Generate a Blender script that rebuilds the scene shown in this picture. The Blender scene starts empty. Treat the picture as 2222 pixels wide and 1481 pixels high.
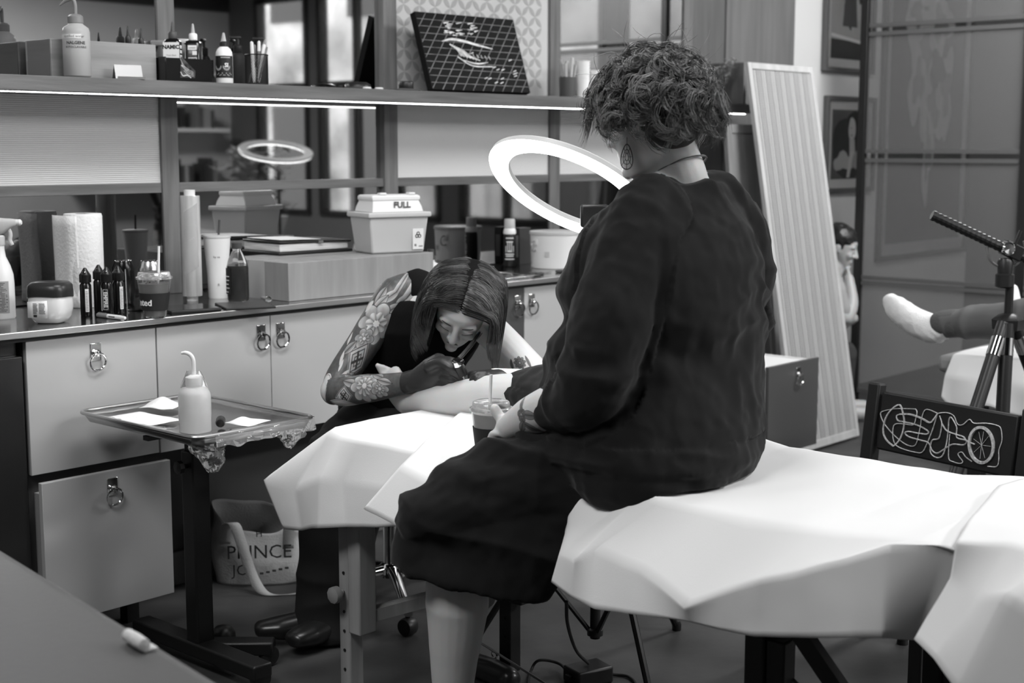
import bpy, bmesh, math, random
import numpy as np
from mathutils import Vector, Matrix, noise as mnoise
random.seed(7); np.random.seed(7)
SC = bpy.context.scene
COL = SC.collection
pi = math.pi

# ---------------------------------------------------------------- camera
FPX = 3086.0; EYE = 1.40
YAW = math.radians(42.2); PITCH = math.atan(421/3086.0)
FW = Vector((math.cos(YAW), math.sin(YAW), 0)); RT = Vector((math.sin(YAW), -math.cos(YAW), 0)); ZZ = Vector((0,0,1))
cam_d = bpy.data.cameras.new('camera'); cam = bpy.data.objects.new('camera', cam_d); COL.objects.link(cam)
cam_d.sensor_width = 36; cam_d.lens = FPX*36/2222
cf = FW*math.cos(PITCH) - ZZ*math.sin(PITCH); cu = FW*math.sin(PITCH) + ZZ*math.cos(PITCH)
cam.matrix_world = Matrix(((RT.x,cu.x,-cf.x,0),(RT.y,cu.y,-cf.y,0),(RT.z,cu.z,-cf.z,EYE),(0,0,0,1)))
cam_d.clip_start = .05
cam_d.dof.use_dof = True; cam_d.dof.focus_distance = 3.45; cam_d.dof.aperture_fstop = 4.0
SC.camera = cam
# ---------------------------------------------------------------- world and light
SC.view_settings.view_transform = 'Standard'; SC.view_settings.look = 'None'
SC.view_settings.exposure = 0.15; SC.view_settings.gamma = 1.0
SC.cycles.use_denoising = True
w = bpy.data.worlds.new('daylight'); SC.world = w; w.use_nodes = True
w.node_tree.nodes['Background'].inputs[0].default_value = (1,1,1,1)
w.node_tree.nodes['Background'].inputs[1].default_value = 3.0
def area(name, loc, tgt, sx, sy, power, spread=180):
    l = bpy.data.lights.new(name, 'AREA'); l.shape = 'RECTANGLE'; l.size = sx; l.size_y = sy; l.energy = power
    l.spread = math.radians(spread)
    o = bpy.data.objects.new(name, l); COL.objects.link(o); o.location = loc
    o.rotation_euler = (Vector(tgt)-Vector(loc)).to_track_quat('-Z','Y').to_euler()
    return o
area('ceiling_light_over_tables', (3.4,.1,2.75), (2.8,1.9,1.0), 1.2, .5, 40)
area('ceiling_light_over_aisle', (2.4,2.35,2.95), (2.5,3.6,.6), 1.4, .4, 36)
area('ceiling_light_near_left', (.3,2.0,2.8), (2.2,2.25,.6), 1.2, .6, 17, 110)
area('ceiling_light_far', (6.1,1.9,2.95), (6.5,3.2,.8), 1.2, .5, 78)
area('ceiling_light_rear', (5.5,-1.8,2.95), (5.5,-1.8,0), 1.6, .6, 170)
for yy in (-2.2, .4):                                              # window portals, help sampling only
    p = area('window_portal', (8.93,yy,1.7), (0,yy,1.7), 2.3, 2.2, 1); p.data.cycles.is_portal = True

# ---------------------------------------------------------------- pixel helpers
def ray(px, py):
    v = 740.5-py
    return (px-1111.0, FPX*math.cos(PITCH)+v*math.sin(PITCH), v*math.cos(PITCH)-FPX*math.sin(PITCH))
def W(r, f, z): p = RT*r + FW*f; return Vector((p.x, p.y, z))
def PD(px, py, f):
    a,b,c = ray(px,py); t = f/b; return W(a*t, f, EYE+c*t)
def PZ(px, py, z):
    a,b,c = ray(px,py); t = (z-EYE)/c; return W(a*t, b*t, z)
def PY(px, py, Y):
    a,b,c = ray(px,py); d = RT*a+FW*b; t = Y/d.y; return Vector((d.x*t, Y, EYE+c*t))
def PX(px, py, X):
    a,b,c = ray(px,py); d = RT*a+FW*b; t = X/d.x; return Vector((X, d.y*t, EYE+c*t))

# ---------------------------------------------------------------- mesh helpers
class MB:
    def __init__(s): s.v=[]; s.f=[]
    def add(s, vs, fs, M=None):
        n=len(s.v)
        s.v += [tuple(M@Vector(p)) if M else tuple(p) for p in vs]
        s.f += [tuple(i+n for i in f) for f in fs]; return s
    def box(s, x0,x1,y0,y1,z0,z1, M=None):
        vs=[(x,y,z) for x in (x0,x1) for y in (y0,y1) for z in (z0,z1)]
        return s.add(vs, [(0,1,3,2),(4,6,7,5),(0,4,5,1),(2,3,7,6),(0,2,6,4),(1,5,7,3)], M)
    def lathe(s, prof, seg=28, M=None, sx=1, sy=1, a0=0, caps=True):
        vs=[];fs=[];n=len(prof)
        for r,z in prof:
            for k in range(seg):
                a=a0+2*pi*k/seg; vs.append((r*math.cos(a)*sx, r*math.sin(a)*sy, z))
        for i in range(n-1):
            for k in range(seg):
                a=i*seg+k; b=i*seg+(k+1)%seg; fs.append((a,b,b+seg,a+seg))
        if caps and prof[0][0]>1e-5: fs.append(tuple(range(seg))[::-1])
        if caps and prof[-1][0]>1e-5: fs.append(tuple((n-1)*seg+k for k in range(seg)))
        return s.add(vs,fs,M)
    def tube(s, pts, r, seg=8, closed=False, M=None, caps=True):
        pts=[Vector(p) for p in pts]; n=len(pts)
        rs=r if isinstance(r,(list,tuple)) else [r]*n
        vs=[];fs=[]; prev=None
        for i,p in enumerate(pts):
            if closed: t=pts[(i+1)%n]-pts[i-1]
            else: t=pts[min(i+1,n-1)]-pts[max(i-1,0)]
            if t.length<1e-9: t=Vector((0,0,1))
            t.normalize()
            if prev is None:
                u=t.orthogonal().normalized()
            else:
                u=(prev-t*prev.dot(t))
                u=u.normalized() if u.length>1e-6 else t.orthogonal().normalized()
            prev=u; w_=t.cross(u)
            for k in range(seg):
                a=2*pi*k/seg; q=p+(u*math.cos(a)+w_*math.sin(a))*rs[i]; vs.append(tuple(q))
        m=n if closed else n-1
        for i in range(m):
            for k in range(seg):
                a=i*seg+k; b=i*seg+(k+1)%seg; c=((i+1)%n)*seg+(k+1)%seg; d=((i+1)%n)*seg+k
                fs.append((a,b,c,d))
        if caps and not closed:
            fs.append(tuple(range(seg))[::-1]); fs.append(tuple((n-1)*seg+k for k in range(seg)))
        return s.add(vs,fs,M)
    def loft(s, secs, seg=24, M=None, p=2.0):
        # secs: (center, axis_a*half, axis_b*half); superellipse exponent p
        vs=[];fs=[];n=len(secs)
        for c,a,b in secs:
            c=Vector(c);a=Vector(a);b=Vector(b)
            for k in range(seg):
                t=2*pi*k/seg; ca,sa=math.cos(t),math.sin(t)
                ca=math.copysign(abs(ca)**(2/p),ca); sa=math.copysign(abs(sa)**(2/p),sa)
                vs.append(tuple(c+a*ca+b*sa))
        for i in range(n-1):
            for k in range(seg):
                a=i*seg+k;b=i*seg+(k+1)%seg; fs.append((a,b,b+seg,a+seg))
        fs.append(tuple(range(seg))[::-1]); fs.append(tuple((n-1)*seg+k for k in range(seg)))
        return s.add(vs,fs,M)
    def grid(s, fn, nu, nv, M=None):
        vs=[fn(i/nu,j/nv) for i in range(nu+1) for j in range(nv+1)]
        fs=[(i*(nv+1)+j,(i+1)*(nv+1)+j,(i+1)*(nv+1)+j+1,i*(nv+1)+j+1) for i in range(nu) for j in range(nv)]
        return s.add(vs,fs,M)
    def mesh(s, name):
        me=bpy.data.meshes.new(name); me.from_pydata(s.v,[],s.f); me.update()
        bm=bmesh.new(); bm.from_mesh(me); bmesh.ops.recalc_face_normals(bm,faces=bm.faces); bm.to_mesh(me); bm.free()
        return me
def cr(pts, n=8):
    """catmull-rom through points"""
    P=[np.array(p,float) for p in pts]; P=[2*P[0]-P[1]]+P+[2*P[-1]-P[-2]]
    out=[]
    for i in range(1,len(P)-2):
        for k in range(n):
            t=k/n
            out.append(.5*((2*P[i])+(-P[i-1]+P[i+1])*t+(2*P[i-1]-5*P[i]+4*P[i+1]-P[i+2])*t*t+(-P[i-1]+3*P[i]-3*P[i+1]+P[i+2])*t**3))
    out.append(P[-2]); return out
def obj(name, mb, mat, parent=None, smooth=35, bevel=0, solid=0, subsurf=0, world=False, label=None, seg=2, kind=None):
    me = mb.mesh(name) if isinstance(mb, MB) else mb
    o = bpy.data.objects.new(name, me); COL.objects.link(o)
    if mat is not None:
        me.materials.clear(); me.materials.append(mat)
    if smooth:
        me.shade_smooth()
        if smooth<180: me.set_sharp_from_angle(angle=math.radians(smooth))
    if solid:
        m=o.modifiers.new('thickness','SOLIDIFY'); m.thickness=solid; m.offset=0
    if subsurf:
        m=o.modifiers.new('round','SUBSURF'); m.levels=subsurf; m.render_levels=subsurf
    if bevel:
        m=o.modifiers.new('edge','BEVEL'); m.width=bevel; m.segments=seg; m.limit_method='ANGLE'; m.angle_limit=math.radians(40)
    if parent is not None:
        o.parent=parent
        if world and parent.type=='EMPTY': o.matrix_parent_inverse = Matrix.LocRotScale(parent.location, parent.rotation_euler, None).inverted()
    if label: o['label']=label
    if kind: o['kind']=kind
    return o
def tag(o, label, cat, group=None):
    o['label']=label; o['category']=cat
    if group: o['group']=group
    return o
def thing(name, label, cat, loc=(0,0,0), rz=0, group=None):
    o=bpy.data.objects.new(name,None); COL.objects.link(o); o.location=loc; o.rotation_euler=(0,0,rz); o.empty_display_size=.05
    return tag(o,label,cat,group)
def struct(name, mb, mat, parent=None, **k):
    o=obj(name,mb,mat,parent,**k)
    if parent is None: o['kind']='structure'
    return o
def text(body, size, mat, parent, M, bend=0, name='lettering', extrude=.0002, world=False, align='CENTER', shear=0, bold=0):
    cu_=bpy.data.curves.new('t','FONT'); cu_.body=body; cu_.size=size; cu_.align_x=align; cu_.align_y='CENTER'; cu_.extrude=extrude; cu_.shear=shear; cu_.offset=bold
    cu_.resolution_u=2
    t=bpy.data.objects.new('t',cu_); COL.objects.link(t)
    dg=bpy.context.evaluated_depsgraph_get(); me=bpy.data.meshes.new_from_object(t.evaluated_get(dg)); 
    bpy.data.objects.remove(t); bpy.data.curves.remove(cu_)
    for v in me.vertices:
        x,y,z=v.co
        if bend: a=x/bend; v.co=M@Vector(((bend+z)*math.sin(a), -(bend+z)*math.cos(a), y))
        else: v.co=M@Vector((x,-z,y))     # text upright, facing -Y
    me.name=name
    return obj(name, me, mat, parent, smooth=0, world=world)
T=Matrix.Translation
def RZ(a): return Matrix.Rotation(a,4,'Z')
def RX(a): return Matrix.Rotation(a,4,'X')
def RY(a): return Matrix.Rotation(a,4,'Y')
def frame(o, x, y, z):
    return Matrix(((x[0],y[0],z[0],o[0]),(x[1],y[1],z[1],o[1]),(x[2],y[2],z[2],o[2]),(0,0,0,1)))

# ---------------------------------------------------------------- materials
def M_(name, v, rough=.5, metal=0, noise=None, bump=None, coat=0, trans=0, ior=1.45, emit=0, spec=.5, alpha=1, sheen=0, stretch=(1,1,1), sss=0):
    m=bpy.data.materials.new(name); m.use_nodes=True; nt=m.node_tree; b=nt.nodes['Principled BSDF']
    def S(k,val): b.inputs[k].default_value=val
    S('Base Color',(v,v,v,1)); S('Roughness',rough); S('Metallic',metal); S('IOR',ior); S('Specular IOR Level',spec)
    S('Coat Weight',coat); S('Transmission Weight',trans); S('Alpha',alpha); S('Sheen Weight',sheen); S('Subsurface Weight',sss)
    if sss: S('Subsurface Scale',.01)
    if emit: S('Emission Color',(1,1,1,1)); S('Emission Strength',emit)
    if noise or bump:
        tc=nt.nodes.new('ShaderNodeTexCoord'); mp=nt.nodes.new('ShaderNodeMapping'); mp.inputs['Scale'].default_value=stretch
        nt.links.new(tc.outputs['Object'],mp.inputs['Vector'])
    if noise:
        n=nt.nodes.new('ShaderNodeTexNoise'); n.inputs['Scale'].default_value=noise[0]; n.inputs['Detail'].default_value=6
        r=nt.nodes.new('ShaderNodeMapRange'); r.inputs['From Min'].default_value=.3; r.inputs['From Max'].default_value=.7
        r.inputs['To Min'].default_value=max(0,v*(1-noise[1])); r.inputs['To Max'].default_value=v*(1+noise[1])
        nt.links.new(mp.outputs[0],n.inputs['Vector']); nt.links.new(n.outputs[0],r.inputs[0]); nt.links.new(r.outputs[0],b.inputs['Base Color'])
    if bump:
        n2=nt.nodes.new('ShaderNodeTexNoise'); n2.inputs['Scale'].default_value=bump[0]; n2.inputs['Detail'].default_value=4
        bp=nt.nodes.new('ShaderNodeBump'); bp.inputs['Strength'].default_value=bump[1]; bp.inputs['Distance'].default_value=.005
        nt.links.new(mp.outputs[0],n2.inputs['Vector']); nt.links.new(n2.outputs[0],bp.inputs['Height']); nt.links.new(bp.outputs[0],b.inputs['Normal'])
    return m
def wood(name, v, amt=.3, axis='X', scale=9, rough=.5):
    st={'X':(.08,1,1),'Y':(1,.08,1),'Z':(1,1,.08)}[axis]
    m=M_(name,v,rough,noise=(scale*4,amt),bump=(scale*14,.15),stretch=st); nt=m.node_tree
    return m
white=M_('white_plastic',.75,.4); offwhite=M_('off_white_plastic',.55,.4); black=M_('black_plastic',.012,.4); blackm=M_('black_matte',.01,.7)
blackgloss=M_('black_gloss',.008,.12); chrome=M_('chrome',.75,.08,1); steel=M_('brushed_steel',.42,.22,1,bump=(60,.05),stretch=(.02,1,1)); darksteel=M_('dark_steel',.05,.3,.9)
grey=M_('grey_plastic',.2,.45); dgrey=M_('dark_grey_plastic',.06,.5); paper=M_('paper',.8,.8); ink=M_('black_ink',.01,.8)
clear=M_('clear_plastic',.95,.06,trans=1,ior=1.25); milky=M_('milky_plastic',.7,.35,trans=.55,ior=1.3); liquid=M_('pale_liquid',.6,.05,trans=.6,ior=1.3)
mirror=M_('mirror_glass',.62,.02,1); oak=wood('oak_horizontal',.115,.3,'X'); oakv=wood('oak_vertical',.125,.3,'Z'); 
cab=M_('cabinet_paint',.46,.32,coat=.15); cabdark=M_('cabinet_dark_paint',.075,.35); carcass=M_('cabinet_carcass',.05,.6)
# ================================================================ THE ROOM
X0,X1,Y0,Y1,ZC = -3.0,9.0,-4.0,4.10,3.1
concrete=M_('concrete_floor',.05,.5,noise=(2.6,.6),bump=(18,.2))
wallwhite=M_('white_wall_paint',.62,.7,noise=(1.2,.05)); ceil_m=M_('dark_ceiling',.05,.8); walldark=M_('grey_wall_paint',.12,.7)
struct('floor', MB().box(X0,X1,Y0,Y1,-.1,0), concrete)
struct('ceiling', MB().box(X0,X1,Y0,Y1,ZC,ZC+.1), ceil_m)
struct('wall_back', MB().box(X0,X1,Y1,Y1+.12,0,ZC), wallwhite)
struct('wall_left', MB().box(X0-.12,X0,Y0,Y1,0,ZC), wallwhite)
wr=struct('wall_rear', MB().box(X0,X1,Y0-.12,Y0,0,2.75), wallwhite)
struct('trim_1', MB().box(X0,X1,Y0-.12,Y0+.02,2.75,ZC), ceil_m)
# right wall: dark piers with black-framed windows between
frame_m=M_('black_window_frame',.012,.4)
wins=[(-3.55,-2.75),(-2.6,-1.0),(-.75,.85),(1.0,1.75)]
mb=MB(); ys=[Y0]+[y for a in wins for y in a]+[Y1]
for i in range(0,len(ys),2): mb.box(X1,X1+.12,ys[i],ys[i+1],0,ZC)
for a,b in wins: mb.box(X1,X1+.12,a,b,0,.75); mb.box(X1,X1+.12,a,b,2.85,ZC)
struct('wall_right', mb, walldark)
glass=M_('window_glass',.98,.0,trans=1,ior=1.02,spec=0)
for k,(a,b) in enumerate(wins):
    wm=MB(); t=.05
    wm.box(X1-.03,X1+.06,a,a+t,.75,2.85).box(X1-.03,X1+.06,b-t,b,.75,2.85).box(X1-.03,X1+.06,a+t,b-t,.75,.75+t).box(X1-.03,X1+.06,a+t,b-t,2.85-t,2.85)
    o=struct('window_%d'%(k+1), wm, frame_m)
    nb=max(1,round((b-a)/.55))
    for j in range(1,nb):
        yy=a+(b-a)*j/nb; obj('mullion', MB().box(X1-.02,X1+.05,yy-.03,yy+.03,.8,2.8), frame_m, o)
    obj('crossbar', MB().box(X1-.025,X1+.045,a+t,b-t,1.95,2.02), frame_m, o)
    for j in range(nb):
        ya=a+(b-a)*j/nb+.03; yb=a+(b-a)*(j+1)/nb-.03
        obj('pane', MB().box(X1+.02,X1+.026,ya,yb,.8,1.95), glass, o); obj('pane', MB().box(X1+.02,X1+.026,ya,yb,2.02,2.8), glass, o)

ext=M_('facade_outside',.5,.8,noise=(1.2,.6)); 
e=obj('facade_across_street',MB().box(13.5,13.9,-14,14,-1,9),ext); tag(e,'pale building facade across the street outside the windows','building')
for k in range(-6,9):
    for zz in (.3,3.2): 
        w_=obj('window',MB().box(13.45,13.5,k*1.7-.45,k*1.7+.45,zz,zz+1.7),M_('far_window',.05,.2) if (k+int(zz))%3 else M_('far_white_window',.8,.5),e)
obj('pavement_outside',MB().box(9.2,13.5,-14,14,-.3,-.1),M_('pavement',.3,.8))['kind']='structure'
# ---------------------------------------------------------------- wall unit: posts, rails, shelf, panels, mirrors
PF=4.0; MY=4.025; CZ=.918
U=thing('wall_unit','oak framed wall unit with long shelf, mirrors and fluted panels above the counter','wall unit',(3.5,4.0,1.0))
def up(name,mb,m,**k): return obj(name,mb,m,U,world=True,**k)
posts=[(1.72,1.786),(2.706,2.772),(3.695,3.764),(4.654,4.72),(5.62,5.69)]
for a,b in posts:
    up('post',MB().box(a,b,PF,MY+.04,CZ,1.56),oakv,bevel=.002); up('post',MB().box(a,b,PF,MY+.04,1.603,2.9),oakv,bevel=.002)
sh=up('shelf_board',MB().box(.9,5.84,3.76,MY+.045,1.56,1.603),oak,bevel=.0015)
led=M_('led_strip',1,.5,emit=7); ledbase=M_('led_tape',.3,.6)
lt=obj('led_channel',MB().box(.9,5.80,3.764,3.776,1.5575,1.56),ledbase,sh)
lb=MB(); x=.92
while x<5.79:
    lb.box(x,x+.011,3.7645,3.7755,1.5545,1.5575); x+=.0165
obj('led_lights',lb,led,sh,smooth=0,kind='stuff')
flut=M_('fluted_panel',.56,.45,coat=.1)
def fluted(x0,x1,z0,z1):
    n=44; mb=MB(); pr=[]
    for i in range(n*4+1):
        z=z0+(z1-z0)*i/(n*4); pr.append((PF+.012-.0016*abs(math.sin(pi*i/4)),z))
    vs=[];fs=[]
    for y,z in pr: vs+= [(x0,y,z),(x1,y,z)]
    for i in range(len(pr)-1): fs.append((2*i,2*i+1,2*i+3,2*i+2))
    mb.add(vs,fs); mb.box(x0,x1,PF+.0125,MY,z0,z1); return mb
bays=[(.9,1.72),(1.786,2.706),(2.772,3.695),(3.764,4.654),(4.72,5.62)]
RB,RTp=1.252,1.284
for i,(a,b) in enumerate(bays):
    up('rail',MB().box(a,b,PF+.006,MY+.03,RB,RTp),oak,bevel=.0015)
    my=MY if i==2 else PF+.008
    up('backsplash_mirror',MB().box(a,b,my,my+.006,CZ+.005,RB),M_('smoked_mirror',.24,.03,1) if i!=2 else mirror)
    if i==2: up('mirror_panel',MB().box(a,b,MY,MY+.006,RTp,1.56),mirror)
    else: up('fluted_panel',fluted(a,b,RTp,1.56),flut,smooth=60)
    if i!=3: up('mirror_panel',MB().box(a,b,my,my+.006,1.603,2.9),mirror)
# patterned panel of bay 3 with overlapping petals as thin relief
a,b=bays[3]
pp=up('patterned_panel',MB().box(a,b,PF+.012,MY,1.603,2.9),M_('cement_tile_pale',.5,.6,noise=(6,.06)))
petal=M_('cement_tile_grey',.33,.6,noise=(6,.08)); pm=MB()
st=.084; rad=st/2
def lens(cx,cz,ang,L,wd):
    n=10; vs=[]
    for k in range(n): t=k/(n-1); vs.append((-L/2+L*t, wd*math.sin(pi*t)))
    for k in range(1,n-1): t=1-k/(n-1); vs.append((-L/2+L*t,-wd*math.sin(pi*t)))
    ca,sa=math.cos(ang),math.sin(ang)
    return [(cx+u*ca-v*sa, PF+.0112, cz+u*sa+v*ca) for u,v in vs]
z=1.603+rad
while z<2.45:
    x=a+.006+rad
    while x<b-rad:
        for k in range(4):
            an=pi/4+k*pi/2; vs=lens(x+rad*.707*math.cos(an), z+rad*.707*math.sin(an), an+pi/2, rad*1.38, rad*.26)
            if all(p[2]>1.604 and a+.001<p[0]<b-.001 for p in vs): pm.add(vs,[tuple(range(len(vs)))])
        x+=st
    z+=st
obj('petal_pattern',pm,petal,pp,smooth=0,kind='stuff',label='grey petal pattern')
# plywood panels beyond the shelf
ply=wood('plywood',.13,.18,'Z',5)
up('end_panel',MB().box(5.69,6.02,4.04,MY+.04,CZ,2.9),wood('dark_plywood',.1,.2,'Z',5))
up('plywood_panel',MB().box(6.02,6.66,4.03,MY+.04,1.1,2.9),ply)

# ---------------------------------------------------------------- base cabinets
CF=3.48
def ring_pull(parent,x,z,y=CF,s=1.0):
    h=obj('ring_pull',MB().box(x-.017*s,x+.017*s,y-.003,y,z-.02*s,z+.03*s),chrome,parent,world=True,bevel=.002)
    obj('knob',MB().lathe([(0,-.016),(.008,-.015),(.01,-.008),(.007,0)],14,T((x,y-.003,z+.002))@RX(-pi/2)@RX(pi)@Matrix.Scale(-1,4,(0,0,1))),chrome,h)
    rp=[(x+.024*s*math.sin(2*pi*k/28), y-.013-.003*math.cos(2*pi*k/28), z-.022*s+.024*s*math.cos(2*pi*k/28)) for k in range(28)]
    obj('ring',MB().tube(rp,.0033*s,8,closed=True),chrome,h)
def panel(parent,name,x0,x1,z0,z1,m=None,y=CF,t=.018):
    return obj(name,MB().box(x0+.0015,x1-.0015,y,y+t,z0,z1),m or cab,parent,world=True,bevel=.0012)
# dark appliance at the left end
A=thing('undercounter_fridge','dark steel undercounter fridge at the end of the cabinets','fridge',(1.6,3.75,0))
obj('body',MB().box(1.2,1.897,CF+.03,4.0,.08,.889),darksteel,A,world=True); obj('door',MB().box(1.2,1.895,CF-.005,CF+.028,.1,.85),M_('smoked_steel',.06,.28,.8),A,world=True,bevel=.003)
for x in (1.25,1.85): obj('foot',MB().box(x-.02,x+.02,3.6,3.64,0,.08),black,A,world=True)
# drawer unit
D=thing('drawer_unit','pale lacquered drawer unit with two deep drawers and ring pulls','cabinet',(2.11,3.75,0))
obj('carcass',MB().box(1.908,2.314,CF+.02,3.99,.09,.889),carcass,D,world=True)
for x in (1.95,2.27):
    for y in (3.6,3.92): obj('foot',MB().box(x-.02,x+.02,y-.02,y+.02,0,.09),black,D,world=True)
d1=panel(D,'drawer_front',1.908,2.314,.522,.888); ring_pull(D,2.117,.833)
LY=3.43
d2=panel(D,'drawer_front',1.908,2.316,.112,.508,y=LY); obj('drawer_box',MB().box(1.925,2.30,LY+.018,CF+.02,.14,.47),M_('drawer_side',.3,.5),D,world=True); ring_pull(D,2.122,.458,y=LY)
# door units, hung above an open knee space
def door_unit(label,xs,mats,pulls,z0=.53):
    x0,x1=xs[0],xs[-1]
    D=thing('wall_hung_cabinet',label,'cabinet',((x0+x1)/2,3.75,z0))
    xa,xb=x0+.004,x1-.004
    for n_,a in (('carcass_side',(xa,xa+.016,CF+.02,3.99,z0,.886)),('carcass_side',(xb-.016,xb,CF+.02,3.99,z0,.886)),('carcass_base',(xa+.016,xb-.016,CF+.02,3.99,z0,z0+.016)),('carcass_back',(xa+.016,xb-.016,3.974,3.99,z0+.016,.886))): obj(n_,MB().box(*a),carcass,D,world=True)
    for i in range(len(xs)-1):
        panel(D,'door',xs[i],xs[i+1],z0-.01,.888,mats[i])
    for x in pulls: ring_pull(D,x,.831)
door_unit('pale two door cabinet between the drawer unit and the seated tattooist',[2.316,2.727,3.137],[cab,cab],[2.690,2.765])
door_unit('sink cabinet with one dark door and one pale door',[3.14,3.50,3.905,4.32],[cab,cabdark,cab],[3.868,3.945])
door_unit('pale two door cabinet hidden behind the standing ring light',[4.323,4.70,5.03],[cab,cab],[4.66,4.74])
D=thing('open_drawer_unit','low unit with its dark fronted drawer pulled open beside the cane panel','cabinet',(5.18,3.75,0))
obj('carcass',MB().box(5.034,5.36,CF+.02,3.99,.09,.889),carcass,D,world=True); panel(D,'door',5.034,5.36,.522,.888)
for x in (5.07,5.32):
    for y in (3.6,3.92): obj('foot',MB().box(x-.02,x+.02,y-.02,y+.02,0,.09),black,D,world=True)
yf=3.08
dr=panel(D,'drawer_front',4.96,5.36,.13,.508,cabdark,y=yf)
db=MB().box(4.98,5.34,yf+.018,CF+.3,.14,.15).box(4.98,4.995,yf+.018,CF+.3,.15,.5).box(5.325,5.34,yf+.018,CF+.3,.15,.5)
obj('drawer_box',db,white,D,world=True); obj('drawer_lining',MB().box(4.996,5.324,yf+.02,CF+.28,.46,.495),M_('white_drawer_contents',.7,.6),D,world=True); ring_pull(D,5.19,.455,y=yf)
# knee-space wall and baseboard
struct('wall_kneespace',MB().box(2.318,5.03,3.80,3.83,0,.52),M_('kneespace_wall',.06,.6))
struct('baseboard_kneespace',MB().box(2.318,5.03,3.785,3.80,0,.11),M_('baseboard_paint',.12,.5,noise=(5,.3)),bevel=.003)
# countertop with sink opening
sx,sy,sr=3.86,3.69,.165
Ct=thing('countertop','long stainless steel countertop with a round sink','countertop',(3.4,3.75,.90))
def cp(name,mb,m,**k): return obj(name,mb,m,Ct,world=True,**k)
mb=MB().box(.9,sx-sr,3.462,4.05,.900,CZ).box(sx+sr,5.38,3.462,4.05,.900,CZ).box(sx-sr,sx+sr,3.462,sy-sr,.900,CZ).box(sx-sr,sx+sr,sy+sr,4.05,.900,CZ)
cp('worktop',mb,M_('stainless_top',.3,.16,1,bump=(50,.04),stretch=(.03,1,1)))
cp('front_edge',MB().box(.9,5.38,3.455,3.4625,.900,CZ),M_('stainless_edge',.62,.3,1),bevel=.002)
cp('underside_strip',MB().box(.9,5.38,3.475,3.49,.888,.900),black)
n=40; fl=MB(); vs=[];fs=[]
for k in range(n):
    a_=2*pi*k/n; c,s_=math.cos(a_),math.sin(a_); m_=max(abs(c),abs(s_)); vs+=[(sx+(sr+.012)*c/m_,sy+(sr+.012)*s_/m_,.9215),(sx+.15*c,sy+.15*s_,.9215)]
for k in range(n): j=(k+1)%n; fs.append((2*k,2*j,2*j+1,2*k+1))
Sk=thing('sink','round stainless sink bowl let into the countertop','sink',(sx,sy,.78))
fl.add(vs,fs); obj('flange',fl,steel,Sk,world=True,solid=.004)
obj('bowl',MB().lathe([(.15,.920),(.146,.90),(.13,.82),(.07,.785),(.02,.78),(.0,.78)],36,T((sx,sy,0))),steel,Sk,world=True,smooth=60)
obj('drain',MB().lathe([(0,.7805),(.02,.7805),(.022,.783),(.024,.7805)],18,T((sx,sy,0))),darksteel,Sk,world=True)
# ================================================================ THINGS ON THE COUNTER AND THE SHELF
CAMROT=math.radians(-48)
def place(px,py,z=CZ): p=PZ(px,py,z); return (p.x,p.y,z)
def plate(x0,x1,z0,z1,y,t=.0006): return MB().box(x0,x1,y-t,y,z0,z1)
def curved(r,a0,a1,z0,z1,t=.0005,n=14,sx=1,sy=1):
    """label wrapped round a lathe body, angle 0 faces -Y"""
    mb=MB(); vs=[];fs=[]
    for k in range(n+1):
        a=a0+(a1-a0)*k/n
        for rr in (r,r+t):
            for z in (z0,z1): vs.append((rr*math.sin(a)*sx,-rr*math.cos(a)*sy,z))
    for k in range(n):
        b=4*k; c=b+4
        fs+= [(b+2,c+2,c+3,b+3),(b,b+1,c+1,c),(b,c,c+2,b+2),(b+1,b+3,c+3,c+1)]
    fs+=[(0,2,3,1),(4*n,4*n+1,4*n+3,4*n+2)]
    return mb.add(vs,fs)
def lines(parent,r,zs,a0,a1,h,m=ink,name='fine_print',t=.0009):
    mb=MB()
    for z in zs:
        e=a1-random.random()*.3*(a1-a0); c=curved(r+.0006,a0,e,z,z+h,t=.0003,n=5); mb.add(c.v,c.f)
    return obj(name,mb,m,parent,smooth=0)
label_w=M_('white_label',.72,.6); label_g=M_('grey_label',.3,.6); label_k=M_('black_label',.012,.45)

# spray bottle at the counter's end
t=thing('spray_bottle','white trigger spray bottle with a printed back label','bottle',place(4,690),CAMROT)
obj('bottle',MB().lathe([(0,0),(.036,0),(.0385,.004),(.0385,.10),(.037,.125),(.03,.15),(.019,.175),(.0165,.195),(.0165,.21)],32),white,t)
lb=obj('label',curved(.0388,-.9,.95,.018,.108),label_g,t); lines(lb,.0388,[.022+i*.0042 for i in range(20)],-.75,.85,.0014)
obj('collar',MB().lathe([(.0185,.208),(.0195,.212),(.0195,.232),(.016,.236)],24),offwhite,t)
sh_=MB().loft([((x,0,z),(0,w_,0),(0,0,h)) for x,z,w_,h in [(-.035,.27,.010,.009),(-.02,.268,.012,.016),(.0,.262,.014,.025),(.018,.262,.014,.022),(.04,.27,.013,.013),(.055,.272,.009,.009)]],16,p=3)
obj('trigger_head',sh_,offwhite,t); obj('nozzle',MB().lathe([(.009,0),(.009,.012),(.006,.016)],14,T((.053,0,.272))@RY(pi/2)),white,t)
obj('trigger',MB().tube(cr([(.03,0,.258),(.036,0,.24),(.034,0,.222),(.04,0,.208)],4),[.006]*12+[.005],8),offwhite,t)
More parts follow.
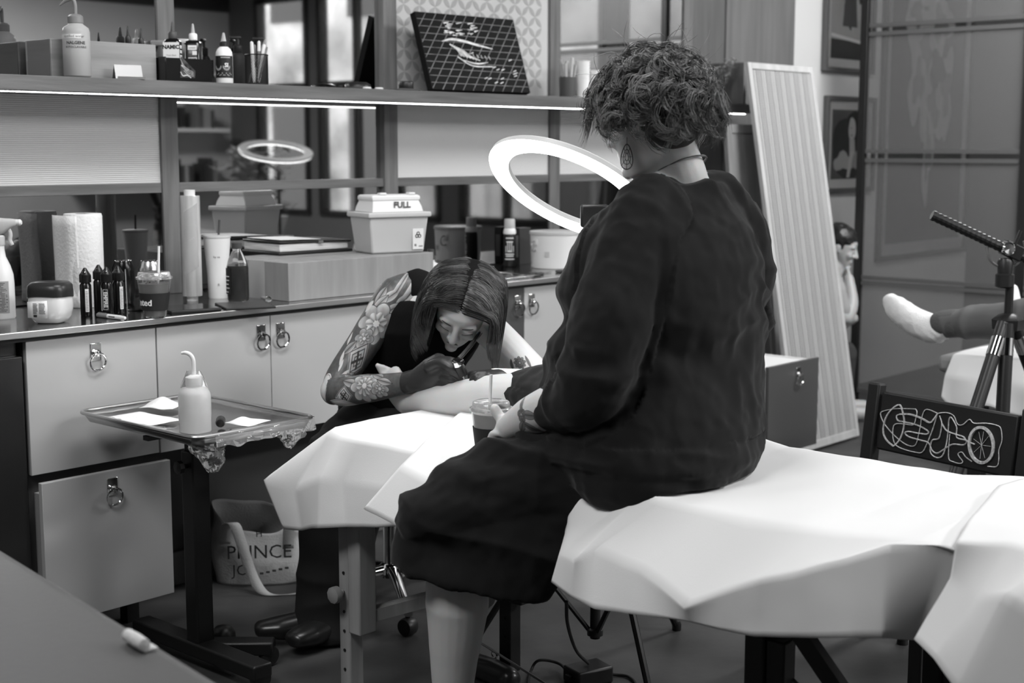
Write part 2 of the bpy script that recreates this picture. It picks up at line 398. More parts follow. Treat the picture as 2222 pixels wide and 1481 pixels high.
# paper towel roll
t=thing('paper_towel_roll','standing white paper towel roll with its loose sheet pulled out','paper towel',place(187,664),CAMROT)
towel=M_('paper_towel',.78,.85,bump=(120,.5))
obj('roll',MB().lathe([(.021,.283),(.021,0),(.054,0),(.057,.003),(.0575,.275),(.055,.283),(.021,.283)],40),towel,t,smooth=50)
obj('core',MB().lathe([(.0195,.002),(.0195,.281),(.021,.281),(.021,.002),(.0195,.002)],24),M_('cardboard_core',.28,.8),t)
sp=cr([(.0,-.059,0),(-.03,-.052,0),(-.055,-.03,0),(-.088,.0,0),(-.10,.025,0)],5)
obj('loose_sheet',MB().grid(lambda u,v:(sp[round(u*(len(sp)-1))][0],sp[round(u*(len(sp)-1))][1]+.003*math.sin(v*5),.002+.276*v),len(sp)-1,8),towel,t,solid=.0012,smooth=180)
# petroleum jelly jar with a wavy dark lid
t=thing('jelly_jar','squat rounded white jelly jar with a dark wavy lid','jar',place(112,699),CAMROT-.1)
def sq(r,z,p=3.2,seg=40):
    out=[]
    for k in range(seg):
        a=2*pi*k/seg; c,s=math.cos(a),math.sin(a); q=(abs(c)**p+abs(s)**p)**(-1/p); out.append((r*q*c,r*q*s,z))
    return out
def rings(rs,cap0=True,cap1=True):
    mb=MB(); n=len(rs[0]); vs=[p for r in rs for p in r]; fs=[]
    for i in range(len(rs)-1):
        for k in range(n): fs.append((i*n+k,i*n+(k+1)%n,(i+1)*n+(k+1)%n,(i+1)*n+k))
    if cap0: fs.append(tuple(range(n))[::-1])
    if cap1: fs.append(tuple((len(rs)-1)*n+k for k in range(n)))
    return mb.add(vs,fs)
obj('body',rings([sq(.03,0),sq(.04,.004),sq(.05,.018),sq(.0545,.04),sq(.0545,.06),sq(.052,.078)]),M_('jelly_jar_body',.72,.25,coat=.4),t,smooth=60)
def wave(r,z,amp):
    return [(x,y,z+amp*math.sin(math.atan2(y,x)*1.0+2.6)+amp*.3*math.sin(2*math.atan2(y,x))) for x,y,_ in sq(r,0)]
obj('lid',rings([wave(.053,.066,.012),wave(.0562,.067,.012),wave(.0565,.085,.008),sq(.055,.104),sq(.047,.113),sq(.02,.1155)]),M_('jar_lid',.02,.35),t,smooth=60)
lb=obj('label',MB().add([(x*1.006,y*1.006-.0004,.018+.042*v+ (.006*u if v else 0)) for u,(x,y) in zip((0,.3,.6,.85,1.),[(-.0500,-.030),(-.0455,-.0470),(-.028,-.0535),(-.004,-.0546),(.014,-.0545)]) for v in (0,1)],[(2*i,2*i+2,2*i+3,2*i+1) for i in range(4)]),label_w,t,solid=.0006)
mb=MB()
for i in range(9):
    for x0,x1 in ((-.027,-.013),(-.010,.008)): mb.box(x0,x1-random.random()*.004,-.0562,-.0556,.030+i*.0034,.0312+i*.0034)
mb.box(-.026,-.016,-.0562,-.0556,.0205,.027)
obj('fine_print',mb,ink,lb,smooth=0)
# four ink bottles
inkb=M_('ink_bottle',.006,.2)
for i,(px,py,lab,txt,rot) in enumerate([(188,684,'slim black ink bottle standing apart beside the jelly jar',0,.5),(217,675,'slim black ink bottle at the back of the group by the paper towel',0,.9),(234,682,'slim black ink bottle lettered EMPIRE',1,.28),(259,678,'slim black ink bottle next to the iced coffee',0,.8)]):
    t=thing('ink_bottle',lab,'bottle',place(px,py),CAMROT,'black ink bottles on the counter')
    obj('bottle',MB().lathe([(0,0),(.0155,0),(.0165,.003),(.0165,.088),(.013,.094),(.012,.098)],24),inkb,t)
    obj('cap',MB().lathe([(.0165,.096),(.017,.098),(.0168,.118),(.012,.124),(.005,.136),(.003,.1385),(0,.139)],24),M_('ink_cap',.01,.3),t)
    obj('cap_loop',MB().tube([(.0055*math.sin(a),-.0125-.0012*math.cos(a)*0,.1225+.006*math.cos(a)) for a in np.linspace(0,2*pi,14,endpoint=False)],.0009,6,closed=True),chrome,t)
    lb=obj('label',curved(.0166,rot-.32,rot+.3,.012,.078),label_w if not txt else label_k,t)
    if txt:
        text('EMPIRE',.0135,white,lb,T((0,0,.046))@RZ(rot-.1)@RY(pi/2),name='lettering') if False else None
        me_=text('EMPIRE',.0145,white,t,T((.0,-.0176,.045))@RY(pi/2),name='lettering',bold=.0004)
        obj('white_box',MB().box(-.0065,.0065,-.01745,-.0171,.016,.0168).box(-.0065,.0065,-.01745,-.0171,.0735,.0743).box(-.0069,-.0061,-.01745,-.0171,.016,.0743).box(.0061,.0069,-.01745,-.0171,.016,.0743),white,t)
        obj('side_label',curved(.0167,-1.15,-.75,.012,.078),label_w,t)
    else: lines(lb,.0167,[.016+i*.0045 for i in range(13)],rot-.22,rot+.22,.0012)
# marker pen lying on the steel
a_=Vector(place(212,688)); b_=Vector(place(286,697)); d_=(b_-a_); L=d_.length
t=thing('marker_pen','grey and white permanent marker lying on the counter','pen',(a_.x,a_.y,CZ),math.atan2(d_.y,d_.x))
obj('cap',MB().lathe([(0,0),(.0055,.001),(.0065,.006),(.0065,.045),(.0068,.05)],16,T((0,0,.0072))@RY(pi/2)),grey,t)
obj('barrel',MB().lathe([(.0062,.05),(.0062,.105),(.005,.12),(.0042,.128),(.0,.13)],16,T((0,0,.0072))@RY(pi/2)),white,t)
obj('print',MB().box(.06,.088,-.0067,-.0060,.0062,.0088),ink,t)
obj('clip',MB().box(.004,.04,-.0015,.0015,.0136,.0148),grey,t)
# drinks
def cup(name,label,cat,loc,H,r0,r1,sleeve,straw,fillm,fill,txt=None,rz=CAMROT,strawdx=.012):
    t=thing(name,label,cat,loc,rz)
    k=(r1-r0)/H
    obj('cup',MB().lathe([(r0-.002,.0),(r0,.002),(r1,H),(r1-.0012,H),(r0-.0012,.004),(0,.004)],36),clear,t,smooth=60)
    obj('drink',MB().lathe([(0,.0045),(r0-.002,.0045),(r0+k*fill-.002,fill),(0,fill)],32),fillm,t,smooth=40)
    obj('lid',MB().lathe([(r1+.003,H-.004),(r1+.0035,H+.002),(r1-.002,H+.004),(r1-.004,H+.014),(r1-.007,H+.016),(.008,H+.013)],36),M_('clear_lid',.9,.1,trans=.85,ior=1.3),t,smooth=50)
    for a in range(3):
        obj('ice_cube',MB().box(-.011,.011,-.011,.011,-.010,.010,T((.018*math.cos(a*2.1),.018*math.sin(a*2.1),fill-.004))@RZ(a)@RX(.4*a)),clear,t,bevel=.002)
    obj('straw',MB().tube([(strawdx*.2,.0,.01),(strawdx,.004,H),(strawdx+.004,.004,H+straw)],.0035,10),M_('pale_straw',.8,.4),t)
    if sleeve:
        z0,z1=sleeve
        s=obj('sleeve',MB().lathe([(r0+k*z0+.0006,z0),(r0+k*z1+.0006,z1),(r0+k*z1+.0018,z1),(r0+k*z0+.0018,z0),(r0+k*z0+.0006,z0)],36),M_('black_card_sleeve',.014,.7),t,smooth=40)
        if txt: 
            text(txt[0],txt[1],white,s,T((0,0,(z0+z1)/2-.002))@RZ(txt[2]),bend=r0+k*(z0+z1)/2+.0026,name='lettering',bold=.0006)
    return t
coffee=M_('milky_coffee',.22,.4)
cup('iced_coffee_cup','iced coffee in a clear cup with a black lettered sleeve, on the counter','cup',place(337,688),.115,.031,.0485,(.022,.072),.088,coffee,.098,('nted',.026,-.52))
t=thing('drinking_glass','clear straight drinking glass standing behind the iced coffee','glass',place(296,674),0)
obj('glass',MB().lathe([(0,.006),(.026,.006),(.028,.125),(.0295,.125),(.028,0),(0,0)],28),clear,t,smooth=60)
t=thing('silver_can','silver drinks can standing behind the iced coffee','can',place(327,660),0)
obj('body',MB().lathe([(.024,0),(.0325,.008),(.033,.115),(.027,.13),(.026,.134)],28),M_('aluminium',.6,.25,1),t,smooth=60); obj('lid',MB().lathe([(.026,.134),(.0265,.136),(.024,.1345),(.023,.131),(0,.131)],28),chrome,t,smooth=50); obj('tab',MB().lathe([(0,.1315),(.009,.1315),(.009,.1335),(0,.1335)],14,T((.004,0,0)),sx=1.3),chrome,t)
t=thing('dark_can','black drinks can standing between the ink bottles and the mirror','can',place(270,660),0)
obj('body',MB().lathe([(.024,0),(.0325,.008),(.033,.115),(.027,.13),(.026,.134)],28),M_('black_can',.01,.2,.6),t,smooth=60); obj('lid',MB().lathe([(.026,.134),(.0265,.136),(.024,.1345),(.023,.131),(0,.131)],28),chrome,t,smooth=50)
# cling film roll
t=thing('film_roll','upright roll of clear cling film against the oak post','film roll',place(418,652),CAMROT)
film_m=M_('rolled_film',.42,.12,coat=1,noise=(40,.35),stretch=(1,1,.05))
obj('core',MB().lathe([(.015,0),(.0175,0),(.0175,.35),(.015,.35),(.015,0)],24),M_('white_core',.7,.6),t,smooth=50); obj('film',MB().lathe([(.0178,.016),(.031,.016),(.0318,.02),(.0318,.328),(.031,.332),(.0178,.332)],36),film_m,t,smooth=50)
obj('loose_film',MB().grid(lambda u,v:(.0322*math.sin(-.5+u*1.5),-.0325*math.cos(-.5+u*1.5)-.0006*math.sin(v*9),.08+.2*v+.03*u),8,10),M_('film_edge',.8,.1,trans=.7,ior=1.2),t,smooth=180)
# phone, notebook
def flat_at(pxs,z,h,name,lab,cat,m,bev=.004,top=None,tm=None):
    p=[Vector(PZ(x,y,z)) for x,y in pxs]; c=sum(p,Vector())/4; u=((p[1]-p[0])+(p[2]-p[3]))/2; v=((p[3]-p[0])+(p[2]-p[1]))/2
    t=thing(name,lab,cat,(c.x,c.y,z),math.atan2(u.y,u.x)); a,b=u.length/2,v.length/2
    obj('body',MB().box(-a,a,-b,b,0,h),m,t,bevel=bev,seg=3)
    if tm: obj(top,MB().box(-a+.004,a-.004,-b+.004,b-.004,h,h+.0005),tm,t)
    return t,a,b
flat_at([(372,674),(414,684),(440,671),(400,661)],CZ,.009,'phone','black phone lying face up beside the film roll','phone',black,.003,'screen',blackgloss)
flat_at([(495,664),(522,677),(568,665),(541,653)],CZ,.006,'notebook','thin black notebook lying under the water bottle','notebook',M_('black_cover',.014,.5),.002,'cover_band',dgrey)
# white tumbler
t=thing('tumbler','tall white tumbler with dark straw standing beside the film roll','tumbler',place(474,646),CAMROT)
prof=[(0,0),(.029,0),(.031,.004),(.033,.07),(.0365,.12),(.040,.155),(.0425,.19),(.043,.196)]
obj('body',MB().lathe(prof,32),white,t,smooth=60); obj('lid',MB().lathe([(.0435,.194),(.0445,.197),(.0435,.202),(.03,.204),(0,.204)],32),offwhite,t,smooth=50)
obj('straw',MB().tube([(.006,0,.2),(.01,0,.252)],.0035,10),dgrey,t); text('hy-vee'[:0]+'hy ve',.010,grey,t,T((0,0,.135))@RZ(.15),bend=.0385,name='lettering'); text('fl.',.011,grey,t,T((0,0,.045))@RZ(.3),bend=.0335,name='lettering')
# tea bottle
t=thing('tea_bottle','clear bottle of tea with dark cap and printed label','bottle',place(517,658)[:2]+(CZ+.0068,),CAMROT)
obj('bottle',MB().lathe([(0,0),(.028,0),(.033,.006),(.0345,.02),(.034,.095),(.0345,.105),(.028,.13),(.018,.15),(.0135,.158),(.0135,.168)],10),clear,t,smooth=30)
obj('tea',MB().lathe([(0,.004),(.029,.006),(.0325,.02),(.032,.112),(0,.112)],20),M_('tea',.06,.1,trans=.4),t); obj('cap',MB().lathe([(.0155,.164),(.016,.166),(.016,.182),(.014,.184),(0,.184)],20),dgrey,t); lb=obj('label',curved(.035,-1.5,-.45,.025,.105),label_k,t); lines(lb,.035,[.03+i*.012 for i in range(5)],-1.3,-.6,.003,white)
# glass knobbed pen
a_=Vector(place(570,652)); b_=Vector(place(600,661)); d_=b_-a_
t=thing('pen_torch','small pen torch with a clear glass end beside the cardboard box','torch',(a_.x,a_.y,CZ),math.atan2(d_.y,d_.x))
obj('barrel',MB().tube([(0,0,.009),(.05,0,.009)],.007,12),grey,t); obj('glass_end',MB().lathe([(0,.05),(.009,.052),(.011,.06),(.009,.068),(0,.07)],14,T((0,0,.0115))@RY(pi/2)),clear,t)
# cardboard box
card=M_('cardboard',.27,.75,noise=(30,.12),stretch=(1,1,.1))
bx0,bx1,by0,by1,bh=2.83,3.47,3.515,3.86,.122
t=thing('cardboard_box','low brown cardboard box on the counter carrying a binder and a sharps container','box',(bx0,by0,CZ))
obj('carton',MB().box(0,bx1-bx0,0,by1-by0,0,bh),card,t,bevel=.002); obj('tape',MB().box(-.0006,0,.12,.20,.0,bh).box(0,.05,.12,.20,bh,bh+.0006),M_('parcel_tape',.4,.25),t); obj('flap_gap',MB().box(.0,bx1-bx0,.169,.171,bh,bh+.0004),M_('cardboard_edge',.1,.8),t)
BZ=CZ+bh+.001
# binder on the box
p=PZ(655,548,BZ)
t=thing('binder','thick black zip binder stuffed with papers on the cardboard box','binder',(p.x+.03,p.y+.05,BZ),math.radians(-3))
lea=M_('black_leatherette',.014,.45,bump=(90,.3))
obj('back_cover',MB().box(-.165,.15,-.11,.115,0,.010),lea,t,bevel=.004); pg=obj('paper_block',MB().box(-.155,.135,-.102,.108,.010,.036),M_('page_edges',.62,.8,noise=(160,.3),stretch=(.05,.05,1)),t,bevel=.003)
obj('front_cover',MB().box(-.16,.145,-.108,.113,.036,.044,RY(.02)),lea,t,bevel=.004); obj('paper_sheet',MB().box(-.15,.02,-.095,.10,.0475,.0485,RY(.02)),paper,t); obj('clasp',MB().box(.0,.02,-.1115,-.108,.035,.043),chrome,t)
# sharps container
p=PZ(862,556,BZ); sxx=Vector((3.365,3.625,BZ))
t=thing('sharps_container','translucent sharps container lettered FULL standing on the cardboard box','container',tuple(sxx),math.radians(-16))
tub=M_('translucent_tub',.66,.4,trans=.25)
def rect(a,b,z,dx=0): return [(-a+dx,-b,z),(a+dx,-b,z),(a+dx,b,z),(-a+dx,b,z)]
obj('tub',rings([rect(.098,.066,0),rect(.100,.068,.01),rect(.112,.08,.125)]),tub,t,bevel=.006)
obj('rim',rings([rect(.118,.086,.122),rect(.120,.088,.128),rect(.119,.087,.140)]),offwhite,t,bevel=.003)
ld=obj('lid',rings([rect(.098,.07,.140),rect(.094,.066,.158),rect(.088,.055,.178),rect(.092,.058,.182),rect(.092,.058,.194),rect(.086,.05,.198)]),white,t,bevel=.003)
for x in (-.06,.05): obj('lid_hinge',MB().box(x,x+.025,-.055,-.03,.197,.206),white,ld,bevel=.003)
text('FULL',.030,M_('grey_print',.06,.6),ld,T((.015,-.0665,.164))@RX(-.42),name='lettering',shear=.2,bold=.001)
lb=obj('biohazard_label',MB().box(.052,.094,-.0756,-.0748,.012,.092,RX(.0)),label_w,t)
mb=MB(); 
for a in range(3):
    c=(.073+.006*math.sin(a*2.094),-.0762,.060+.006*math.cos(a*2.094)); mb.tube([(c[0]+.005*math.cos(b),c[1],c[2]+.005*math.sin(b)) for b in np.linspace(0,2*pi,14,endpoint=False)],.0014,6,closed=True)
obj('biohazard_mark',mb,ink,lb); obj('fine_print',MB().box(.058,.066,-.0761,-.0756,.022,.030).box(.075,.09,-.0761,-.0756,.02,.024),M_('grey_print2',.2,.7),lb)
obj('contents',MB().box(-.06,.05,-.04,.03,.012,.03,RZ(.3)),M_('sharps_contents',.3,.6),t)
# small white bottle beyond the box
t=thing('cap_bottle','small white bottle with a tall dark cap behind the tattooist','bottle',(3.60,3.66,CZ),CAMROT)
obj('bottle',MB().lathe([(0,0),(.028,0),(.031,.004),(.031,.055),(.026,.066),(.014,.074),(.014,.08)],28),white,t,smooth=50); obj('cap',MB().lathe([(.0125,.078),(.0135,.08),(.0125,.118),(0,.119)],20),dgrey,t); lb=obj('label',curved(.0312,-.8,.9,.01,.05),label_w,t); lines(lb,.0312,[.015,.022,.03,.04],-.6,.6,.0012,grey)
# foam bottles, dark box, tin
t=thing('foam_bottle','foam bottle with a white cap and ornate black label by the sink','bottle',place(1106,578),CAMROT)
obj('bottle',MB().lathe([(0,0),(.022,0),(.0255,.004),(.0265,.05),(.0255,.12),(.022,.135),(.021,.14)],28),label_k,t,smooth=50)
obj('shoulder',MB().lathe([(.0255,.133),(.0262,.14),(.024,.152),(.02,.158)],24),white,t); obj('cap',MB().lathe([(.019,.156),(.0225,.158),(.0215,.19),(.019,.1945),(0,.195)],24),M_('frosted_cap',.6,.4,trans=.3),t,smooth=50)
mb=curved(.0272,-.75,.75,.03,.034);
for z,a in ((.042,.6),(.05,.7),(.062,.35),(.1,.5),(.115,.6)):
    c=curved(.0272,-a,a,z,z+.0045); mb.add(c.v,c.f)
for a in np.linspace(-.6,.6,5):
    c=curved(.0272,a-.05,a+.05,.06,.075+.03*math.cos(a*2)); mb.add(c.v,c.f)
obj('label_ornament',mb,label_w,t)
t=thing('dark_carton','tall dark grey carton standing against the mirror by the foam bottle','box',place(1132,572),0)
obj('carton',MB().box(-.035,.035,-.02,.02,0,.15),M_('dark_carton',.03,.5),t,bevel=.001); obj('flap',MB().box(-.035,.035,-.0205,.0205,.149,.151),M_('dark_carton_flap',.06,.5),t); obj('side_print',MB().box(-.0355,-.035,-.012,.012,.03,.12),grey,t)
t=thing('metal_tin','white enamel tin bucket with ring handles on the counter','bucket',place(1204,580),CAMROT)
en=M_('white_enamel',.72,.35)
obj('bucket',MB().lathe([(0,0),(.092,0),(.095,.003),(.101,.135),(.1035,.137),(.1035,.141),(.099,.141),(.097,.136),(.09,.006),(0,.006)],44),en,t,smooth=40)
obj('lid',MB().lathe([(.1045,.136),(.1045,.146),(.1,.149),(0,.151)],44),M_('tin_lid',.5,.4),t,smooth=40)
for sgn in (-1,):
    h=obj('handle_plate',curved(.1005,-1.05,-.8,.095,.118,t=.003),en,t); obj('ring_handle',MB().tube([(-.108*math.sin(.92)+.018*math.sin(a)*math.cos(.92),-.108*math.cos(.92)-.018*math.sin(a)*math.sin(.92)*-1,.09+.02*math.cos(a)) for a in np.linspace(0,2*pi,22,endpoint=False)],.0025,8,closed=True),M_('dull_steel',.4,.4,1),h)
obj('stamp',curved(.1002,-.45,-.25,.05,.07),M_('faint_stamp',.5,.5),t)
# scissors lying in front of the tin
for px,py,an,lab in ((1172,594,.2,'dark handled scissors lying in front of the white tin'),(1230,590,.15,'second pair of dark handled scissors lying nearer the tin')):
    t=thing('scissors',lab,'scissors',place(px,py),an,'scissors by the tin')
    for s in (-1,1):
        obj('blade',MB().box(0,.075,-.004+.002*s,.004+.002*s,.003,.0045,RZ(.05*s)),steel,t)
        obj('finger_loop',MB().tube([(-.03+.02*math.cos(a),.014*s+.011*math.sin(a),.005) for a in np.linspace(0,2*pi,16,endpoint=False)],.0042,8,closed=True),dgrey,t)
    obj('pivot',MB().lathe([(0,.006),(.004,.006),(.004,.003)],10),chrome,t)
# white roll behind the client's shoulder
t=thing('paper_roll','white paper roll standing far along the counter behind the client','paper roll',(5.55,3.80,CZ),0)
obj('roll',MB().lathe([(.02,.27),(.02,0),(.07,0),(.0705,.265),(.068,.27),(.02,.27)],36),towel,t,smooth=50); obj('core',MB().lathe([(.018,.002),(.018,.268),(.02,.268),(.02,.002),(.018,.002)],20),M_('core2',.3,.8),t)
# ---------------------------------------------------------------- the shelf
SZ=1.6035
def sx_at(px,Y,py=150): return PY(px,py,Y).x
def onshelf(px,Y): return (sx_at(px,Y),Y,SZ)
# wash bottle
Yb=3.84
t=thing('wash_bottle','translucent lab wash bottle with bent spout standing on the shelf','bottle',onshelf(168,3.795),CAMROT)
H=.158
obj('bottle',MB().lathe([(0,0),(.035,0),(.0395,.005),(.0395,H-.028),(.036,H-.016),(.022,H-.006),(.019,H)],34),M_('frosted_bottle',.55,.35,trans=.35,ior=1.2),t,smooth=50)
obj('water',MB().lathe([(0,.003),(.0385,.004),(.0385,.062),(0,.062)],30),M_('grey_water',.3,.2,trans=.3),t)
obj('cap',MB().lathe([(.0205,H-.004),(.0225,H-.002),(.0225,H+.016),(.016,H+.022),(.006,H+.024)],26),grey,t)
obj('spout',MB().tube(cr([(0,0,H+.02),(0,0,H+.052),(-.008,0,H+.068),(-.025,0,H+.062),(-.045,.0,H+.048)],5),[.006]*15+[.005,.0045,.004,.0035,.003,.002],10),grey,t,smooth=60)
lb=obj('label',curved(.0398,-1.15,.65,H-.048,H-.036),label_w,t); text('distilled water',.011,grey,lb,T((0,0,H-.042))@RZ(.1),bend=.0405,name='lettering')
text('NALGENE',.0125,dgrey,t,T((0,0,H-.061))@RZ(.25),bend=.0400,name='lettering',bold=.0004); text('AUTOCLAVABLE',.0085,dgrey,t,T((0,0,H-.073))@RZ(.25),bend=.0400,name='lettering')
# bamboo box with bottles inside
bam=wood('bamboo',.24,.3,'X',6)
bxa,bxb=sx_at(106,3.86),sx_at(340,3.845)
t=thing('bamboo_box','wide bamboo storage box standing on the shelf','box',(bxa,3.845,SZ))
bw=bxb-bxa; BD=.145; BH=.112
for n_,a in (('front_panel',(0,bw,0,.009,0,BH)),('back_panel',(0,bw,BD-.009,BD,0,BH)),('side_panel',(0,.009,.009,BD-.009,0,BH)),('side_panel',(bw-.009,bw,.009,BD-.009,0,BH)),('base',(.009,bw-.009,.009,BD-.009,0,.008))):
    obj(n_,MB().box(*a),bam if n_!='side_panel' else wood('bamboo_side',.14,.15,'Y',4),t,bevel=.0025)
def tip_bottle(name,lab,loc,r,h,body,cap,tip,sh=.03,rz=CAMROT,grp=None,square=False):
    t=thing(name,lab,'bottle',loc,rz,grp)
    prof=[(0,0),(r*.93,0),(r,.004),(r,h-sh),(r*.8,h-sh*.45),(r*.45,h)]
    if square: obj('bottle',rings([sq(r*.95,0,6),sq(r,.003,6),sq(r,h-sh,6),sq(r*.85,h-sh*.4,5),sq(r*.45,h,3)]),body,t,smooth=40)
    else: obj('bottle',MB().lathe(prof,28),body,t,smooth=60)
    obj('cap',MB().lathe([(r*.5,h-.002),(r*.53,h),(r*.53,h+.016),(r*.45,h+.02),(r*.2,h+.022)],22),cap,t)
    obj('tip',MB().lathe([(r*.28,h+.02),(r*.2,h+.035),(r*.12,h+.05),(0,h+.052)],16),tip,t,smooth=60)
    return t
for px,Y,lab,h in ((280,3.888,'black tipped squeeze bottle standing in the bamboo box',.108),(308,3.888,'black tipped squeeze bottle standing beside the spray head in the bamboo box',.103)):
    p=onshelf(px,Y); tip_bottle('squeeze_bottle',lab,(p[0],p[1],SZ+.0085),.0165,h,M_('dark_bottle',.012,.3),black,black)
p=onshelf(352,3.976); t=thing('spray_flask','grey spray flask standing behind the bamboo box','bottle',p,CAMROT)
obj('flask',MB().lathe([(0,0),(.02,0),(.022,.004),(.022,.09),(.014,.11),(.012,.118)],24),dgrey,t,smooth=50); obj('head',MB().box(-.035,.012,-.009,.009,.118,.138),grey,t,bevel=.006); obj('trigger',MB().box(-.022,-.016,-.005,.005,.095,.118,RY(.2)),grey,t,bevel=.002)
# card holder
t=thing('card_holder','tilted polished metal card holder standing in front of the bamboo box','card holder',(sx_at(280,3.78),3.772,SZ),math.radians(-14))
obj('back_plate',MB().box(-.042,.042,-.001,.001,0,.045,T((0,.012,0))@RX(-.32)),M_('polished_steel',.16,.4,1),t); obj('lip',MB().box(-.042,.042,-.006,.012,0,.0015).box(-.042,.042,-.007,-.0055,0,.007),chrome,t); obj('side_wedge',MB().add([(-.042,.012,0),(-.042,.045,0),(-.042,.026,.043),(-.041,.012,0),(-.041,.045,0),(-.041,.026,.043)],[(0,1,2),(3,5,4),(0,3,4,1),(1,4,5,2),(2,5,3,0)]),black,t)
# dark acrylic tray with ink bottles
tx0,tx1=bxb+.004,sx_at(464,3.80)
t=thing('acrylic_bin','black acrylic bin holding big ink bottles on the shelf','bin',(tx0,3.80,SZ)); tw=tx1-tx0
bl=M_('black_acrylic',.008,.1)
for n_,a in (('front_panel',(0,tw,0,.004,0,.072)),('back_panel',(0,tw,.146,.15,0,.075)),('side_panel',(0,.004,.004,.146,0,.075)),('side_panel',(tw-.004,tw,.004,.146,0,.06)),('base',(.004,tw-.004,.004,.146,0,.004))): obj(n_,MB().box(*a),bl,t,bevel=.001)
st_=obj('sticker',MB().add([(.05,-.0006,.012),(.105,-.0006,.012),(.108,-.0006,.035),(.055,-.0006,.078)],[(0,1,2,3)]),M_('glossy_sticker',.08,.15,noise=(30,.9)),t,solid=.0006)
mb=MB()
for k in range(4): mb.tube(cr([(.052+.004*k,-.0012,.07-.012*k),(.07+.004*k,-.0012,.045-.008*k),(.1,-.0012,.03-.004*k)],5),.0007,5)
mb.tube(cr([(.052,-.0012,.03),(.06,-.0012,.018),(.075,-.0012,.02),(.09,-.0012,.013)],5),.002,5)
obj('sticker_print',mb,M_('sticker_white',.6,.4),st_)
p=onshelf(377,3.86)
t=tip_bottle('ink_jug','large black ink bottle with pale label lettered NAMIC in the acrylic bin',(p[0],p[1],SZ+.0045),.0255,.132,inkb,dgrey,dgrey,.012,CAMROT,square=True)
lb=obj('label',plate(-.0255,.0255,.055,.118,-.0258),label_w,t); text('NAMIC',.0165,ink,lb,T((-.001,-.0266,.103)),name='lettering',bold=.0008); text('Triple Black',.0065,grey,lb,T((0,-.0266,.078)),name='lettering'); obj('label_band',plate(-.0254,.0254,.055,.070,-.0265),M_('label_grey_band',.2,.5),lb)
sd=MB(); 
for z in (.07,.085,.1): sd.box(.0258,.0263,-.018,.005,z,z+.010)
obj('side_label',sd,label_w,t)
p=onshelf(421,3.85)
t=tip_bottle('ink_jug','large black ink bottle with a white cap and barcode in the acrylic bin',(p[0],p[1],SZ+.0045),.0255,.13,inkb,white,M_('clear_tip',.6,.2,trans=.5),.012,CAMROT,square=True)
mb=MB().box(-.012,.016,-.0262,-.0256,.098,.112).box(.002,.016,-.0262,-.0256,.082,.094).box(-.011,.016,-.0262,-.0256,.062,.074); lb=obj('label',mb,label_w,t)
mb=MB()
for k in range(9): mb.box(-.009+k*.0027,-.0078+k*.0027+random.random()*.001,-.0266,-.0262,.064,.072)
mb.box(-.009,.012,-.0266,-.0262,.103,.1045).box(-.011,-.001,-.0262,-.0256,.084,.0852)
obj('barcode',mb,ink,lb); obj('edge_band',MB().box(-.022,-.0195,-.0262,-.0256,.06,.115),label_g,t)
p=onshelf(398,3.915); t=thing('white_tub','white lidded tub standing at the back of the acrylic bin','tub',(p[0],p[1],SZ+.0045),0)
obj('tub',MB().lathe([(0,0),(.021,0),(.0225,.12),(.0225,.125)],24),offwhite,t,smooth=50); obj('lid',MB().lathe([(.0245,.122),(.025,.124),(.025,.134),(.023,.136),(0,.136)],24),white,t)
# white squeeze bottle with ornate black label
p=onshelf(487,3.79)
t=thing('sauce_bottle','white squeeze bottle with an ornate black label on the shelf edge','bottle',p,CAMROT)
obj('bottle',MB().lathe([(0,0),(.0255,0),(.027,.003),(.027,.085),(.0255,.098),(.020,.108),(.013,.114),(.012,.117)],30),white,t,smooth=60); obj('collar',MB().lathe([(.0125,.114),(.0135,.115),(.0135,.128),(.010,.131)],20),black,t); obj('tip',MB().lathe([(.009,.13),(.007,.14),(.0035,.158),(0,.159)],16),M_('clear_tip2',.6,.2,trans=.4),t)
lb=obj('label',curved(.0272,-1.35,1.45,.016,.085),label_k,t); text('SI',.018,label_w,lb,T((0,0,.055))@RZ(.45),bend=.0281,name='lettering',bold=.0006)
mb=MB()
for a0 in (-.55,.45):
    for k in range(7):
        a=-1.3+k*.43; c=curved(.028,a0+.38*math.sin(a)-.05,a0+.38*math.sin(a)+.05,.05-.012*math.cos(a),.054-.012*math.cos(a)+.003); mb.add(c.v,c.f)
for k in range(12):
    a=-.7+k*.15; c=curved(.028,a,a+.1,.025+.004*math.sin(k*2),.028+.004*math.sin(k*2)); mb.add(c.v,c.f)
c=curved(.028,-.2,.9,.078,.081); mb.add(c.v,c.f)
obj('label_ornament',mb,M_('label_silver',.35,.5),lb)
# pump bottles
def pump(px,Y,lab,m,h=.11,r=.024):
    p=onshelf(px,Y); t=thing('pump_bottle',lab,'bottle',p,CAMROT+.2)
    obj('bottle',MB().lathe([(0,0),(r,0),(r,h-.02),(r*.8,h-.006),(r*.5,h)],24),m,t,smooth=50); obj('collar',MB().lathe([(r*.55,h-.002),(r*.6,h),(r*.6,h+.022),(r*.3,h+.026)],18),black,t); obj('pump_stem',MB().tube([(0,0,h+.02),(0,0,h+.048)],.0055,10),black,t); obj('pump_head',MB().box(-.026,.012,-.006,.006,h+.044,h+.054),black,t,bevel=.003)
pump(517,3.93,'black pump bottle standing behind the ornate white squeeze bottle',blackm); pump(566,3.95,'black pump bottle standing behind the pen cup',blackm,.113)
